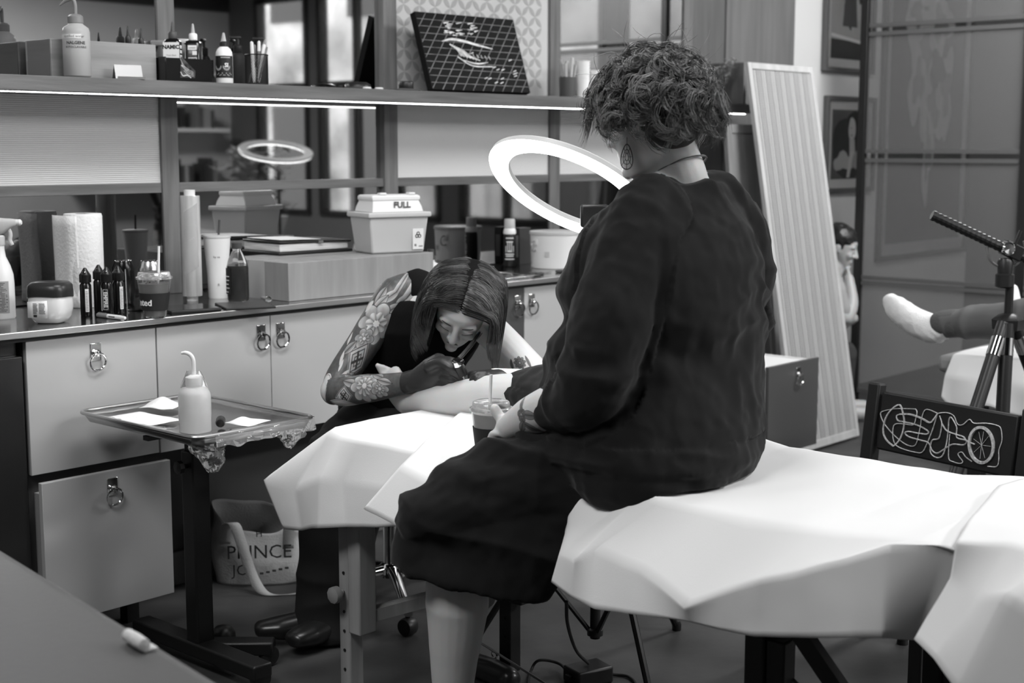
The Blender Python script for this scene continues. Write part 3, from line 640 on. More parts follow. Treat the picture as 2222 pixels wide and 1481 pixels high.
# mesh pen cup and what is in it
p=onshelf(557,3.83); R=.0375; HH=.098
t=thing('pen_cup','black wire mesh pen cup on the shelf','pen cup',p,0); mesh_m=M_('mesh_wire',.02,.4,.5)
mb=MB()
for k in range(40):
    a=2*pi*k/40; 
    for s in (1,-1): mb.tube([(R*math.cos(a+s*j*.25),R*math.sin(a+s*j*.25),.004+j*(HH-.006)/6) for j in range(7)],.00045,3,caps=False)
obj('mesh_wall',mb,mesh_m,t,kind='stuff'); obj('rim',MB().tube([(R*math.cos(a),R*math.sin(a),HH) for a in np.linspace(0,2*pi,28,endpoint=False)],.002,8,closed=True),mesh_m,t); obj('base',MB().lathe([(0,0),(R,0),(R,.005),(0,.005)],28),mesh_m,t)
def stick(name,lab,x0,y0,x1,y1,L,r,m,m2,seg=10):
    a=Vector((p[0]+x0,p[1]+y0,SZ+.007)); d=Vector((x1-x0,y1-y0,.095)).normalized()
    rot=d.to_track_quat('Z','Y'); tt=bpy.data.objects.new(name,None); COL.objects.link(tt); tt.location=a; tt.rotation_euler=rot.to_euler(); tag(tt,lab,'pen','pens and brushes in the mesh cup')
    obj('barrel',MB().lathe([(0,0),(r*.5,.002),(r,.02),(r,L*.75)],seg),m,tt); obj('end',MB().lathe([(r,L*.75),(r*1.05,L*.78),(r*.9,L*.97),(0,L)],seg),m2,tt)
stick('brush','long dark brush handle leaning out of the mesh cup',-.024,.014,.026,.016,.165,.0035,dgrey,grey)
stick('brush','dark grey pencil leaning low in the mesh cup',-.016,-.029,.016,-.029,.125,.0032,dgrey,grey)
stick('marker','white capped marker standing in the mesh cup',-.012,.0,-.018,-.002,.135,.006,white,white)
stick('marker','grey marker with a rounded white end in the mesh cup',.008,-.001,.008,-.004,.138,.0055,grey,white)
stick('marker','pale marker leaning to the rim of the mesh cup',-.006,-.016,.015,-.016,.130,.006,offwhite,white)
stick('marker','knurled silver pen standing in the mesh cup',.012,.024,.014,.026,.128,.004,M_('knurled',.4,.3,1,bump=(400,.6)),grey)
# small things
t=thing('lens_case','low black rounded case lying at the back of the shelf','case',onshelf(776,3.93),0)
obj('case',MB().lathe([(0,0),(.042,0),(.046,.008),(.044,.022),(.03,.03),(0,.032)],30,sx=1.1),black,t,smooth=60); obj('case_band',MB().lathe([(.0462,.008),(.0466,.009),(.0464,.012)],30,sx=1.1),dgrey,t)
for px,lab in ((796,'white tablet shaped eraser next to the black case'),(822,'white tablet shaped eraser next to the black tray')):
    t=thing('eraser',lab,'eraser',onshelf(px,3.83),.1,'white erasers on the shelf'); obj('eraser_body',MB().lathe([(0,0),(.012,0),(.014,.003),(.014,.006),(.012,.009),(0,.009)],24,sx=1.2),white,t,smooth=60); obj('sleeve',MB().lathe([(.0141,.003),(.0145,.0035),(.0141,.006)],24,sx=1.2),offwhite,t)
t=thing('black_tray','thin black tray lying in front of the canvas','tray',onshelf(877,3.84),0); obj('tray_plate',MB().box(-.055,.055,-.03,.03,0,.006),black,t,bevel=.002); obj('tray_rim',MB().box(-.055,.055,-.031,-.028,.004,.009),dgrey,t)
t=thing('puck_speaker','squat black drum shaped speaker standing on the black tray','speaker',(sx_at(881,3.84),3.84,SZ+.0065),0); obj('drum',MB().lathe([(0,0),(.026,0),(.0275,.003),(.0275,.024),(.026,.027),(0,.028)],30),black,t,smooth=40); obj('top_ring',MB().lathe([(.024,.0275),(.025,.029),(.026,.0275)],30),darksteel,t)
# leaning canvas: pale strokes over a wire grid on black
cA,cB=PY(938,203,3.80),PY(1137,203,3.80)
ang=math.radians(-4); Wc=(cB.x-cA.x)*1.0; Hc=.305
t=thing('canvas','black square canvas with pale brush strokes over a diagonal grid','painting',(cA.x,3.80,SZ),ang)
lean=RX(-.33); cv=obj('canvas_block',MB().box(0,Wc,0,.028,0,Hc,T((0,.0,.009))@lean),M_('canvas_black',.006,.7,spec=.15),t,bevel=.001)
gm=M_('canvas_grid',.16,.6,noise=(30,.5)); mb=MB(); Lm=T((0,0,.009))@lean
def seg2(p,q,wd,mbx,y=-.0006,h=.0005):
    p=np.array(p);q=np.array(q);d=q-p;n=np.array([-d[1],d[0]])/(np.linalg.norm(d)+1e-9)*wd/2
    c=[p+n,p-n,q-n,q+n]; mbx.add([(x,y,z) for x,z in c],[(0,1,2,3)],Lm)
for k in range(1,11): z=Hc*k/11.; seg2((.004,z+.02*0),(Wc-.004,z-.004),.0022,mb)
for k in range(-9,13):
    x=Wc*k/10.; p=[x,0]; q=[x+Hc*.85,Hc]
    if p[0]<.004: s_=(.004-p[0])/(q[0]-p[0]); p=[.004,Hc*s_]
    if q[0]>Wc-.004: s_=(Wc-.004-p[0])/(q[0]-p[0]); q=[Wc-.004,p[1]+(q[1]-p[1])*s_]
    if p[0]<Wc-.01 and q[0]>.01: seg2(p,q,.0028,mb,-.0010)
obj('grid_lines',mb,gm,cv,smooth=0)
mb=MB(); wm=M_('canvas_white_paint',.62,.6,noise=(50,.35))
def stroke(pts,ws,y=-.0016):
    P=cr(pts,6); n=len(P); 
    for i in range(n-1):
        w0=np.interp(i/(n-1),np.linspace(0,1,len(ws)),ws); seg2(P[i],P[i+1],w0,mb,y)
fx,fz=Wc,Hc
stroke([(.2*fx,.63*fz),(.3*fx,.665*fz),(.42*fx,.65*fz),(.55*fx,.61*fz),(.70*fx,.57*fz)],[.004,.010,.010,.009,.002])
for k in range(7): stroke([((.27+.02*k)*fx,(.60-.012*k)*fz),((.33+.02*k)*fx,(.53-.012*k)*fz),((.36+.03*k)*fx,(.45-.008*k)*fz)],[.006,.004,.005],-.002)
for k in range(8): stroke([((.36+.04*k)*fx,(.50-.005*k)*fz),((.37+.04*k)*fx,(.45-.004*k)*fz)],[.003,.002],-.0022)
stroke([(.36*fx,.40*fz),(.5*fx,.36*fz),(.62*fx,.385*fz)],[.003,.006,.002]); stroke([(.32*fx,.44*fz),(.45*fx,.33*fz),(.66*fx,.33*fz)],[.004,.005,.004])
for k in range(26): 
    x,z=.24+random.random()*.32,.72+random.random()*.17; stroke([(x*fx,z*fz),((x+.03+.03*random.random())*fx,(z+.03*random.random()-.01)*fz)],[.003+.004*random.random(),.002])
for k in range(14):
    x,z=.45+random.random()*.45,.05+random.random()*.45; stroke([(x*fx,z*fz),((x+.035)*fx,(z+.02)*fz)],[.003,.004])
obj('pale_strokes',mb,wm,cv,smooth=0,kind='stuff')
# right end of the shelf
t=thing('comb_jar','dark jar stuffed with pale brushes at the post','jar',onshelf(1232,3.86),0)
obj('jar',MB().lathe([(0,0),(.034,0),(.036,.08),(.0355,.085),(.0335,.085),(.0315,.005),(0,.005)],24),dgrey,t,smooth=50)
for k in range(7): 
    a=k*.9; bo_=obj('brush',MB().tube([(.016*math.cos(a),.016*math.sin(a),.012),(.035*math.cos(a),.03*math.sin(a),.15+.02*math.sin(k*3))],[.004,.008],8),M_('brush_%d'%k,.35+.1*(k%3),.6)); bo_.location=t.location; tag(bo_,'pale brush standing in the dark jar at the post','brush','brushes in the dark jar')
for px,Y,lab,h,r in ((1264,3.85,'white paper cup nested in the tall stack on the shelf',.155,.032),(1292,3.82,'white paper cup nested in the short stack on the shelf',.118,.024)):
    p=onshelf(px,Y); hb=h*.56; me_=MB().lathe([(0,.002),(r*.72,.002),(r*.94,hb-.002),(r,hb-.002),(r,hb),(r*.955,hb),(r*.74,0),(0,0)],28).mesh('paper_cup')
    for k in range(7):
        o=obj('paper_cup',me_,paper,smooth=40); o.location=(p[0],p[1],SZ+h*.073*k); tag(o,lab,'cup','paper cups stacked on the shelf')
t=thing('clear_basket','clear plastic basket of white pouches on the shelf','basket',onshelf(1345,3.86),0)
for n_,a in (('front_panel',(-.06,.06,-.05,-.047,0,.13)),('back_panel',(-.06,.06,.047,.05,0,.13)),('side_panel',(-.06,-.057,-.047,.047,0,.13)),('side_panel',(.057,.06,-.047,.047,0,.13))): obj(n_,MB().box(*a),clear,t)
for k in range(5):
    o=obj('pouch',MB().box(-.05,.05,-.035,.035,.001,.022),M_('pouch_%d'%k,.3+.12*(k%3),.5),bevel=.006); q=onshelf(1345,3.86); o.location=(q[0],q[1],q[2]+.024*k); o.rotation_euler=(0,0,.1*math.sin(k*2)); tag(o,'pale pouch lying in the clear plastic basket','pouch','pouches in the basket')
# plant at the shelf's end
pp_=onshelf(1566,3.84); t=thing('potted_plant','feathery potted plant in a small dark pot at the shelf end','plant',pp_,0)
obj('pot',MB().lathe([(0,0),(.022,0),(.03,.02),(.031,.035),(.026,.045),(.022,.046)],24),M_('dark_pot',.02,.4),t,smooth=50); lf=MB(); stm=MB()
rnd=random.Random(3)
for k in range(34):
    a=rnd.random()*2*pi; l=.06+.10*rnd.random(); tip=Vector((math.cos(a)*l*.55-.02,math.sin(a)*l*.45,.05+l*.95)); P=cr([(0,0,.04),(tip.x*.4,tip.y*.4,.05+l*.55),tuple(tip)],4); stm.tube(P,.0008,4)
    for q in P[3:]:
        for s in range(3):
            b=rnd.random()*6.28; L=.014+.012*rnd.random(); dx,dy,dz=math.cos(b)*L,math.sin(b)*L,(rnd.random()-.3)*L; nx,ny=-math.sin(b)*.005,math.cos(b)*.005
            lf.add([(q[0],q[1],q[2]),(q[0]+dx*.5+nx,q[1]+dy*.5+ny,q[2]+dz*.6+.002),(q[0]+dx,q[1]+dy,q[2]+dz),(q[0]+dx*.5-nx,q[1]+dy*.5-ny,q[2]+dz*.6+.002)],[(0,1,2,3)])
obj('stems',stm,M_('stem',.15,.6),t,kind='stuff'); obj('leaves',lf,M_('pale_leaf',.34,.5),t,kind='stuff',smooth=0)
t=thing('succulent','small pale succulent beside the feathery plant','plant',onshelf(1538,3.80),0)
obj('pot',MB().lathe([(0,0),(.016,0),(.02,.025),(.017,.027)],18),offwhite,t)
for k in range(9):
    a=k*2.4; obj('leaf',MB().lathe([(0,0),(.006,.01),(.005,.025),(0,.034)],8,T((0,0,.022))@RZ(a)@RY(.3+.08*k)),M_('succulent_leaf',.45,.5),t,smooth=60)
# ================================================================ FURNITURE
padm=M_('black_vinyl',.012,.35); leg_w=wood('dark_beech',.24,.25,'Z',6); blackpaint_or_shade=M_('black_painted_or_shaded_wood',.012,.5)
TX0,TX1,TY0,TY1,TZ=2.24,2.86,1.0,2.69,.70
t=thing('massage_table','wooden massage table under white paper sheets, with height adjustable legs','table',((TX0+TX1)/2,(TY0+TY1)/2,0))
def tp(n_,mb,m,par=t,**k): return obj(n_,mb,m,par,world=True,**k)
tp('padded_top',MB().box(TX0+.02,TX1-.02,TY0,TY1-.03,.64,.697),padm,bevel=.02,seg=4)
tp('frame_rail',MB().box(TX0+.07,TX1-.03,TY0+.04,TY1-.05,.565,.64),blackpaint_or_shade,bevel=.004)
def wleg(x,y,m,par=t,knob=True,s=1):
    l=tp('leg',MB().box(x-.028,x+.028,y-.022,y+.022,.20,.60),m,par,bevel=.004)
    l2=tp('leg_extension',MB().box(x-.022,x+.022,y+.0225*s if s>0 else y-.0635,y+.0635 if s>0 else y-.0225,0,.47),m,par,bevel=.004)
    for k in range(7): obj('peg_hole',MB().lathe([(0,0),(.004,0),(.004,.002),(0,.002)],10,T((x-.0225,y+.043*s,.05+.05*k))@RY(-pi/2)),black,l2)
    if knob: obj('knob',MB().lathe([(.008,0),(.008,.012),(.02,.014),(.022,.02),(.021,.032),(.012,.036),(0,.036)],9,T((x-.028,y+.043*s,.30))@RY(-pi/2)),M_('wood_knob',.22,.4),l2,smooth=50)
wleg(2.285,2.575,leg_w); wleg(2.73,2.44,blackpaint_or_shade,knob=False)  # far leg is the same wood as the near one, its shade painted in black
tp('cross_rail',MB().tube([(2.31,2.575,.24),(2.72,2.46,.27)],.022,4),leg_w,smooth=0)
wleg(2.285,1.42,blackpaint_or_shade,knob=False,s=-1); wleg(2.80,1.30,blackpaint_or_shade,knob=False,s=-1)  # wooden legs and braces at this end too: shade put into the colour
tp('diagonal_brace',MB().tube([(2.285,1.40,.56),(2.285,1.02,.16)],.022,4),blackpaint_or_shade,smooth=0)
tp('diagonal_brace',MB().tube([(2.79,1.30,.56),(2.79,1.68,.30)],.018,4),blackpaint_or_shade,smooth=0)
cab_w=M_('steel_cable',.12,.4,.6)
tp('support_cable',MB().tube([(2.42,2.45,.24),(2.42,1.86,.10),(2.42,1.3,.24)],.003,6),cab_w)
tp('support_cable',MB().tube([(2.30,1.45,.45),(2.30,1.25,.32),(2.30,1.03,.20)],.003,6),cab_w)

sheetm=M_('paper_sheet',.74,.85,bump=(550,.10)); sheetm2=M_('paper_sheet_under',.74,.85,bump=(550,.10))
def columns(cols, rows, wob=.0, seed=0):
    """cols: list of point lists (equal length). Piecewise linear both ways, densified; returns MB"""
    C=[]; n=rows
    for c in cols:
        P=[np.array(p,float) for p in c]; out=[]
        for i in range(len(P)-1):
            for k in range(n): out.append(P[i]+(P[i+1]-P[i])*k/n)
        out.append(P[-1]); C.append(out)
    D=[]; m=rows
    for i in range(len(C)-1):
        for k in range(m):
            s=k/m; s=s*s*(3-2*s)*.35+s*.65
            D.append([a+(b-a)*s for a,b in zip(C[i],C[i+1])])
    D.append(C[-1]); nr=len(D[0])
    vs=[]
    for i,r in enumerate(D):
        for j,q in enumerate(r):
            if wob:
                nz=mnoise.noise(Vector((q[0]*7+seed,q[1]*7,q[2]*7)))*wob+mnoise.noise(Vector((q[0]*19+seed,q[1]*19,q[2]*19)))*wob*.35
                nz+=(.5-abs(mnoise.noise(Vector((q[0]*4.3+seed,q[1]*4.3,q[2]*4.3+9)))))*wob*1.6
                nz+=(.5-abs(mnoise.noise(Vector((q[0]*9+seed*2,q[1]*6,q[2]*9+3)))))*wob*.9
                q=q+np.array([nz,nz*.6,nz*.7])
            vs.append(tuple(q))
    fs=[(i*nr+j,(i+1)*nr+j,(i+1)*nr+j+1,i*nr+j+1) for i in range(len(D)-1) for j in range(nr-1)]
    return MB().add(vs,fs)
def smooth_mesh(o,it=2,f=.5):
    m=o.modifiers.new('relax','SMOOTH'); m.iterations=it; m.factor=f
TS=TZ+.006
# under sheet at the wall end
def colL(top,mid,hem,far=None):
    e=Vector(top); inn=Vector((2.55,min(e.y,2.62),TS)); 
    fe=Vector((2.84,min(e.y,2.66),TS)); return [fe,inn,e,mid,hem]
cols=[[(2.845,2.30,TS),(2.855,2.5,TS),(2.868,2.68,TS),(2.868,2.75,.62),(2.87,2.77,.52)],
      [(2.80,2.30,TS),(2.80,2.5,TS),(2.78,2.67,TS),(2.76,2.75,.61),(2.75,2.77,.5)],
      [(2.62,2.30,TS),(2.62,2.5,TS),(2.60,2.685,TS+.002),(2.60,2.77,.60),(2.61,2.80,.5)],
      [(2.50,2.28,TS),(2.46,2.48,TS),(2.42,2.69,TS),(2.38,2.81,.60),(2.42,2.82,.49)],
      [(2.44,2.26,TS),(2.36,2.46,TS),(2.30,2.685,TS),PY(570,1040,2.86),PY(614,1150,2.82)],
      [(2.42,2.25,TS),(2.34,2.44,TS),(2.26,2.66,TS-.004),PY(640,1060,2.765),PY(655,1152,2.745)],
      [(2.41,2.24,TS),(2.33,2.42,TS),(2.243,2.60,TS-.006),PX(694,1040,2.195),PX(689,1148,2.185)],
      [(2.40,2.22,TS),(2.32,2.36,TS),(2.237,2.52,TS-.004),PX(745,1048,2.215),PX(752,1145,2.205)],
      [(2.39,2.15,TS),(2.31,2.22,TS),(2.235,2.34,TS-.004),PX(830,1058,2.205),PX(817,1145,2.20)],
      [(2.39,2.08,TS),(2.31,2.12,TS),(2.235,2.20,TS-.004),PX(930,1070,2.222),PX(905,1140,2.22)],
      [(2.39,1.95,TS),(2.31,1.95,TS),(2.246,1.98,TS-.006),(2.24,1.97,.60),(2.238,1.96,.53)]]
o=obj('paper_sheet',columns(cols,9,.0022,3),sheetm2,smooth=180); smooth_mesh(o,1); tag(o,'white paper sheet draped over the wall end of the massage table','sheet')
o.modifiers.new('thickness','SOLIDIFY').thickness=.0006
# main sheet
def K(mid,Xm,hem,Xh,edge=None,z=TS,zt=TS):
    m=PX(*mid,Xm); h=PX(*hem,Xh); e=Vector((2.236,(m.y if edge is None else edge),z))
    return [(2.905,e.y+.03,.60),(2.868,e.y+.02,zt-.004),(2.70,e.y,zt+.002),(2.45,e.y,zt+.002),e,m,h]
H2=TS+.016
cols=[[(2.905,2.42,.60),(2.868,2.42,H2),(2.72,2.42,H2),PZ(1000,893,H2),PZ(922,958,H2+.004),PX(868,1012,2.165),PX(786,1106,2.12)],
      [(2.905,2.30,.60),(2.868,2.30,H2),(2.7,2.32,H2),PZ(1030,905,H2),PZ(965,975,H2),PX(930,1045,2.15),PX(845,1135,2.115)],
      [(2.905,2.22,.60),(2.868,2.22,H2),(2.7,2.22,H2),PZ(1080,930,H2),PZ(1010,990,H2),PX(975,1070,2.135),PX(910,1168,2.11)],
      [(2.905,2.05,.60),(2.868,2.05,H2),(2.7,2.05,H2),(2.45,2.08,H2),(2.236,2.08,H2-.012),(2.215,2.07,.62),(2.21,2.07,.54)],
      [(2.905,1.85,.60),(2.868,1.85,H2),(2.7,1.85,H2),(2.45,1.85,H2),(2.24,1.87,H2-.014),(2.225,1.86,.62),(2.22,1.86,.52)],
      K((1213,1200),2.165,(1194,1268),2.16,1.70),
      K((1245,1215),2.12,(1238,1298),2.125,1.67,TS+.012),
      K((1290,1195),2.145,(1290,1322),2.115,1.62),
      K((1385,1235),2.12,(1390,1336),2.10,1.50),
      K((1483,1322),2.075,(1492,1350),2.095,1.41),
      K((1560,1288),2.095,(1565,1368),2.10,1.33,TS+.004),
      K((1640,1262),2.11,(1640,1382),2.11,1.27,TS+.006),
      K((1730,1240),2.135,(1740,1386),2.125,1.20,TS+.01,TS+.01),
      K((1830,1212),2.17,(1850,1388),2.145,1.13,TS+.016,TS+.018),
      K((1925,1182),2.20,(1915,1392),2.165,1.08,TS+.022,TS+.026),
      K((2065,1185),2.243,(1985,1394),2.24,1.005,TS+.014,TS+.014),
      [(2.905,.985,.60),(2.868,.985,TS+.01),(2.7,.985,TS+.01),(2.45,.985,TS+.01),(2.285,.985,TS+.006),(2.28,.984,.62),(2.278,.983,.53)]]
o=obj('paper_sheet',columns(cols,9,.003,11),sheetm,smooth=180); smooth_mesh(o,1); tag(o,'long white paper sheet on the massage table under the seated client','sheet')
o.modifiers.new('thickness','SOLIDIFY').thickness=.0006
# next table, in line, under its own sheet
t=thing('massage_table','massage table set end to end in front of the client table under a white sheet','table',(2.55,.2,0))
tp('padded_top',MB().box(2.27,2.90,-.65,.97,.66,.725),padm,t,bevel=.02,seg=4); tp('frame_rail',MB().box(2.30,2.87,-.6,.9,.59,.66),blackpaint_or_shade,t)
for x in (2.31,2.84):
    for y in (-.5,.82): tp('leg',MB().box(x-.03,x+.03,y-.03,y+.03,0,.62),blackpaint_or_shade,t,bevel=.004)
B2=.744
cols=[[(2.95,1.05,.60),(2.92,1.10,B2-.01),PZ(2165,1056,B2),PZ(2110,1120,B2+.002),PZ(2074,1178,B2),PX(2062,1255,2.20),PX(1982,1388,2.13)],
      [(2.96,.9,.60),(2.92,.95,B2),(2.75,.97,B2),(2.45,.98,B2),(2.252,.93,B2+.004),PX(2120,1300,2.17),PX(2025,1430,2.10)],
      [(2.96,.8,.60),(2.92,.82,B2),(2.75,.82,B2),(2.45,.82,B2),(2.25,.84,B2),PX(2180,1290,2.15),PX(2075,1500,2.08)],
      [(2.96,.6,.60),(2.92,.62,B2),(2.75,.62,B2),(2.45,.62,B2),(2.25,.66,B2),(2.16,.66,.6),(2.10,.66,.43)],
      [(2.96,.1,.60),(2.92,.1,B2),(2.75,.1,B2),(2.45,.1,B2),(2.25,.1,B2),(2.18,.1,.6),(2.15,.1,.43)],
      [(2.96,-.6,.60),(2.92,-.6,B2),(2.75,-.6,B2),(2.45,-.6,B2),(2.25,-.6,B2),(2.2,-.6,.6),(2.17,-.6,.43)]]
o=obj('paper_sheet',columns(cols,10,.003,21),sheetm,smooth=180); smooth_mesh(o,1); tag(o,'white sheet hanging over the next massage table, its corner overlapping the client sheet','sheet')
o.modifiers.new('thickness','SOLIDIFY').thickness=.0006
# grey table at the lower left
t=thing('massage_table','bare grey vinyl massage table standing opposite the mayo stand','table',(1.165,2.0,0),math.radians(-8.7))
gv=M_('grey_vinyl',.08,.5,bump=(60,.1))
obj('padded_top',MB().box(-.64,0,-1.4,.75,.63,.70),gv,t,bevel=.03,seg=5); obj('frame_rail',MB().box(-.60,-.04,-1.35,.70,.56,.63),blackpaint_or_shade,t)
for x in (-.58,-.06):
    for y in (-1.28,.62): obj('leg',MB().box(x-.028,x+.028,y-.028,y+.028,0,.57),blackpaint_or_shade,t,bevel=.004)
obj('seam_piping',MB().tube([(-.62,-1.385,.665),(-.02,-1.385,.665),(.002,-1.36,.665),(.002,.72,.665),(-.62,.74,.665)],.004,6),M_('piping',.2,.5),t)
q=PZ(322,1398,.70); o=thing('rolled_cloth','small pale rolled cloth on the edge of the grey vinyl table','cloth',(q.x-.02,q.y,.702),-.15); obj('cloth_roll',MB().lathe([(0,-.03),(.009,-.028),(.010,0),(.009,.028),(0,.03)],16,T((0,0,.0105))@RX(pi/2)),M_('pale_cloth',.5,.8,bump=(90,.5)),o,smooth=60); obj('cloth_edge',MB().box(.0,.02,-.028,.028,.0,.003),M_('pale_cloth2',.5,.8),o)

# ---------------------------------------------------------------- mayo stand and tray
t=thing('mayo_stand','black mayo stand column with low wheeled base carrying the steel tray','stand',(2.19,3.13,0))
bs=M_('black_stand',.006,.45)
obj('column',MB().box(-.027,.027,-.027,.027,.05,.60),bs,t,bevel=.005); obj('inner_column',MB().box(-.02,.02,-.02,.02,.58,.655),bs,t,bevel=.003); obj('tray_frame',MB().box(-.15,.15,-.012,.012,.648,.66).box(-.012,.012,-.2,.2,.648,.66),bs,t); 
obj('base_bar',MB().box(.0,.20,-.028,.028,.036,.074,RZ(math.atan2(RT.y,RT.x))),bs,t,bevel=.006); obj('base_bar',MB().box(-.035,.025,-.28,.28,.035,.075),bs,t,bevel=.006)
for x,y in ((0,-.26),(0,.26),(.185*RT.x,.185*RT.y)): obj('caster',MB().lathe([(0,-.013),(.026,-.012),(.03,0),(.026,.012),(0,.013)],18,T((x,y,.03))@RX(pi/2)),black,t,smooth=50)
obj('clamp_knob',MB().lathe([(.006,0),(.006,.015),(.018,.017),(.018,.03),(0,.032)],8,T((-.027,0,.56))@RY(-pi/2)),black,t)
t=thing('foot_pedal','black round foot pedal standing on the floor by the mayo stand','pedal',tuple(PZ(486,1408,0)),.4)
obj('pedal_base',MB().lathe([(0,0),(.034,0),(.036,.008),(.033,.05),(.022,.066),(0,.07)],24),black,t,smooth=60); obj('pedal_rim',MB().lathe([(.036,.006),(.039,.008),(.036,.012)],24),dgrey,t)
# tray
x0,x1,y0,y1,zt=2.02,2.41,2.885,3.43,.661
t=thing('steel_tray','rimmed steel tray wrapped in cling film on the mayo stand','tray',((x0+x1)/2,(y0+y1)/2,zt))
a,b=(x1-x0)/2,(y1-y0)/2
def rr(a,b,r,z,n=6):
    out=[]
    for cx,cy,s in ((a-r,b-r,0),(-a+r,b-r,1),(-a+r,-b+r,2),(a-r,-b+r,3)):
        for k in range(n+1): an=pi/2*(s+k/n); out.append((cx+r*math.cos(an),cy+r*math.sin(an),z))
    return out
tm=M_('tray_steel',.5,.28,1)
obj('pan',rings([rr(a-.03,b-.03,.02,.002),rr(a-.018,b-.018,.025,.004),rr(a-.006,b-.006,.03,.026)],True,False),tm,t,solid=.0015,smooth=50)
rp=rr(a-.003,b-.003,.032,.028); obj('rolled_rim',MB().tube(rp,.0055,8,closed=True),tm,t)
fm=M_('cling_film',.98,.04,trans=1,ior=1.12,spec=.8)
rnd=random.Random(5)
def film_sheet(u,v):
    x=-a+.004+(2*a-.008)*u; y=-b+.004+(2*b-.008)*v; e=min(u,1-u,v,1-v)
    z=.029-.012*min(1,e*5)+.0025*mnoise.noise(Vector((x*40,y*40,1))); return (x,y,z)
wr=obj('cling_film',MB().grid(film_sheet,26,30),fm,t,smooth=180)
def bunch(cx,cy,z0,R,Hh,seed):
    def f(u,v):
        an=2*pi*u; r=R*(1-.75*v**1.5)*(1+.35*mnoise.noise(Vector((math.cos(an)*2+seed,math.sin(an)*2,v*3)))+.18*mnoise.noise(Vector((math.cos(an)*6,math.sin(an)*6+seed,v*8))))
        return (cx+r*math.cos(an)+.015*v*math.sin(seed),cy+r*math.sin(an),z0-Hh*v+.008*mnoise.noise(Vector((an*2,v*6,seed))))
    return MB().grid(f,40,14)
filmw=M_('crumpled_film',.9,.08,trans=.85,ior=1.3,spec=1)
obj('film_bunch',bunch(-a*.62,-b+.05,-.001,.045,.075,2.0),filmw,t,smooth=30); obj('film_bunch',bunch(a-.06,-b+.03,-.001,.035,.045,5.0),filmw,t,smooth=30)
def skirt(u,v):
    x=-a*.7+(2*a*.82)*u; return (x,-b-.003-.006*v+.004*mnoise.noise(Vector((x*50,v*4,7))),.028-(.03+.012*mnoise.noise(Vector((x*22,3,1))))*v)
obj('film_skirt',MB().grid(skirt,40,5),filmw,t,smooth=30)
# things in the tray
q=PZ(405,948,zt+.03); q=Vector((max(q.x,2.10),max(q.y,2.965),q.z)); TZ2=zt+.004
t=thing('wash_bottle','white wash bottle bagged in clear plastic standing on the steel tray','bottle',(q.x,q.y+.03,zt+.0205),CAMROT)
obj('bottle',MB().lathe([(0,0),(.034,0),(.037,.004),(.037,.098),(.033,.108),(.018,.114),(.017,.12)],30),M_('milk_bottle',.8,.4),t,smooth=50); obj('cap',MB().lathe([(.0185,.118),(.0195,.12),(.0195,.14),(.008,.146)],22),white,t)
obj('spout',MB().tube(cr([(0,0,.14),(0,0,.18),(-.006,0,.196),(-.018,0,.203),(-.03,.0,.202)],5),[.0055]*14+[.0055,.005,.005,.0045,.004,.004,.0035],10),white,t,smooth=60)
def bag(u,v):
    an=2*pi*u; r=(.041 if v<.62 else .041-.024*((v-.62)/.38)); r*=1+.07*mnoise.noise(Vector((math.cos(an)*3,math.sin(an)*3,v*5))); return (r*math.cos(an),r*math.sin(an),.001+.155*v+.006*mnoise.noise(Vector((an,v*3,2))))
obj('plastic_bag',MB().grid(bag,36,16),M_('bag_plastic',.95,.1,trans=.92,ior=1.15),t,smooth=40)
tw=M_('folded_towel',.82,.85,bump=(140,.3))
def crumple(name,lab,px,py,sx,sy,h,rz,seed,z=zt+.021):
    q=PZ(px,py,z); 
    def f(u,v): x=(u-.5)*sx; y=(v-.5)*sy; e=math.sin(pi*u)*math.sin(pi*v); return (x,y,h*(.25+.75*e)*(.55+.5*mnoise.noise(Vector((x*22+seed,y*22,seed))))+.001)
    o=obj(name,MB().grid(f,14,14),tw,smooth=40); o.location=q; o.rotation_euler=(0,0,rz); tag(o,lab,'towel','paper towels on the tray'); o.modifiers.new('thickness','SOLIDIFY').thickness=.001; return o
crumple('paper_towel','flat folded paper towel lying in the steel tray in front of the bagged bottle',308,910,.12,.19,.012,.05,1)
crumple('paper_towel','crumpled paper towel at the back rim of the steel tray',352,885,.08,.10,.045,.5,4)
crumple('paper_towel','torn paper towel next to the black ink pot in the steel tray',536,918,.09,.085,.025,.2,8)
q=PZ(478,930,zt+.02); t=thing('machine_grip','black tattoo machine grip lying in the steel tray','grip',(q.x,q.y,zt+.021),.9)
obj('grip',MB().lathe([(0,0),(.010,.002),(.0125,.012),(.010,.028),(.0125,.045),(.009,.06),(0,.062)],18,T((0,0,.013))@RY(pi/2)),black,t,smooth=60); obj('tip',MB().lathe([(.005,.06),(.003,.08),(0,.081)],12,T((0,0,.013))@RY(pi/2)),chrome,t)
q=PZ(445,922,zt+.02); t=thing('ink_pot','small black ink pot behind the bagged bottle in the steel tray','pot',(q.x,q.y,zt+.021),0)
obj('cap_body',MB().lathe([(0,0),(.010,0),(.012,.018),(.013,.019),(.010,.018),(.009,.004),(0,.004)],20),black,t,smooth=40); obj('cap_lip',MB().lathe([(.012,.018),(.014,.019),(.012,.020)],20),dgrey,t)

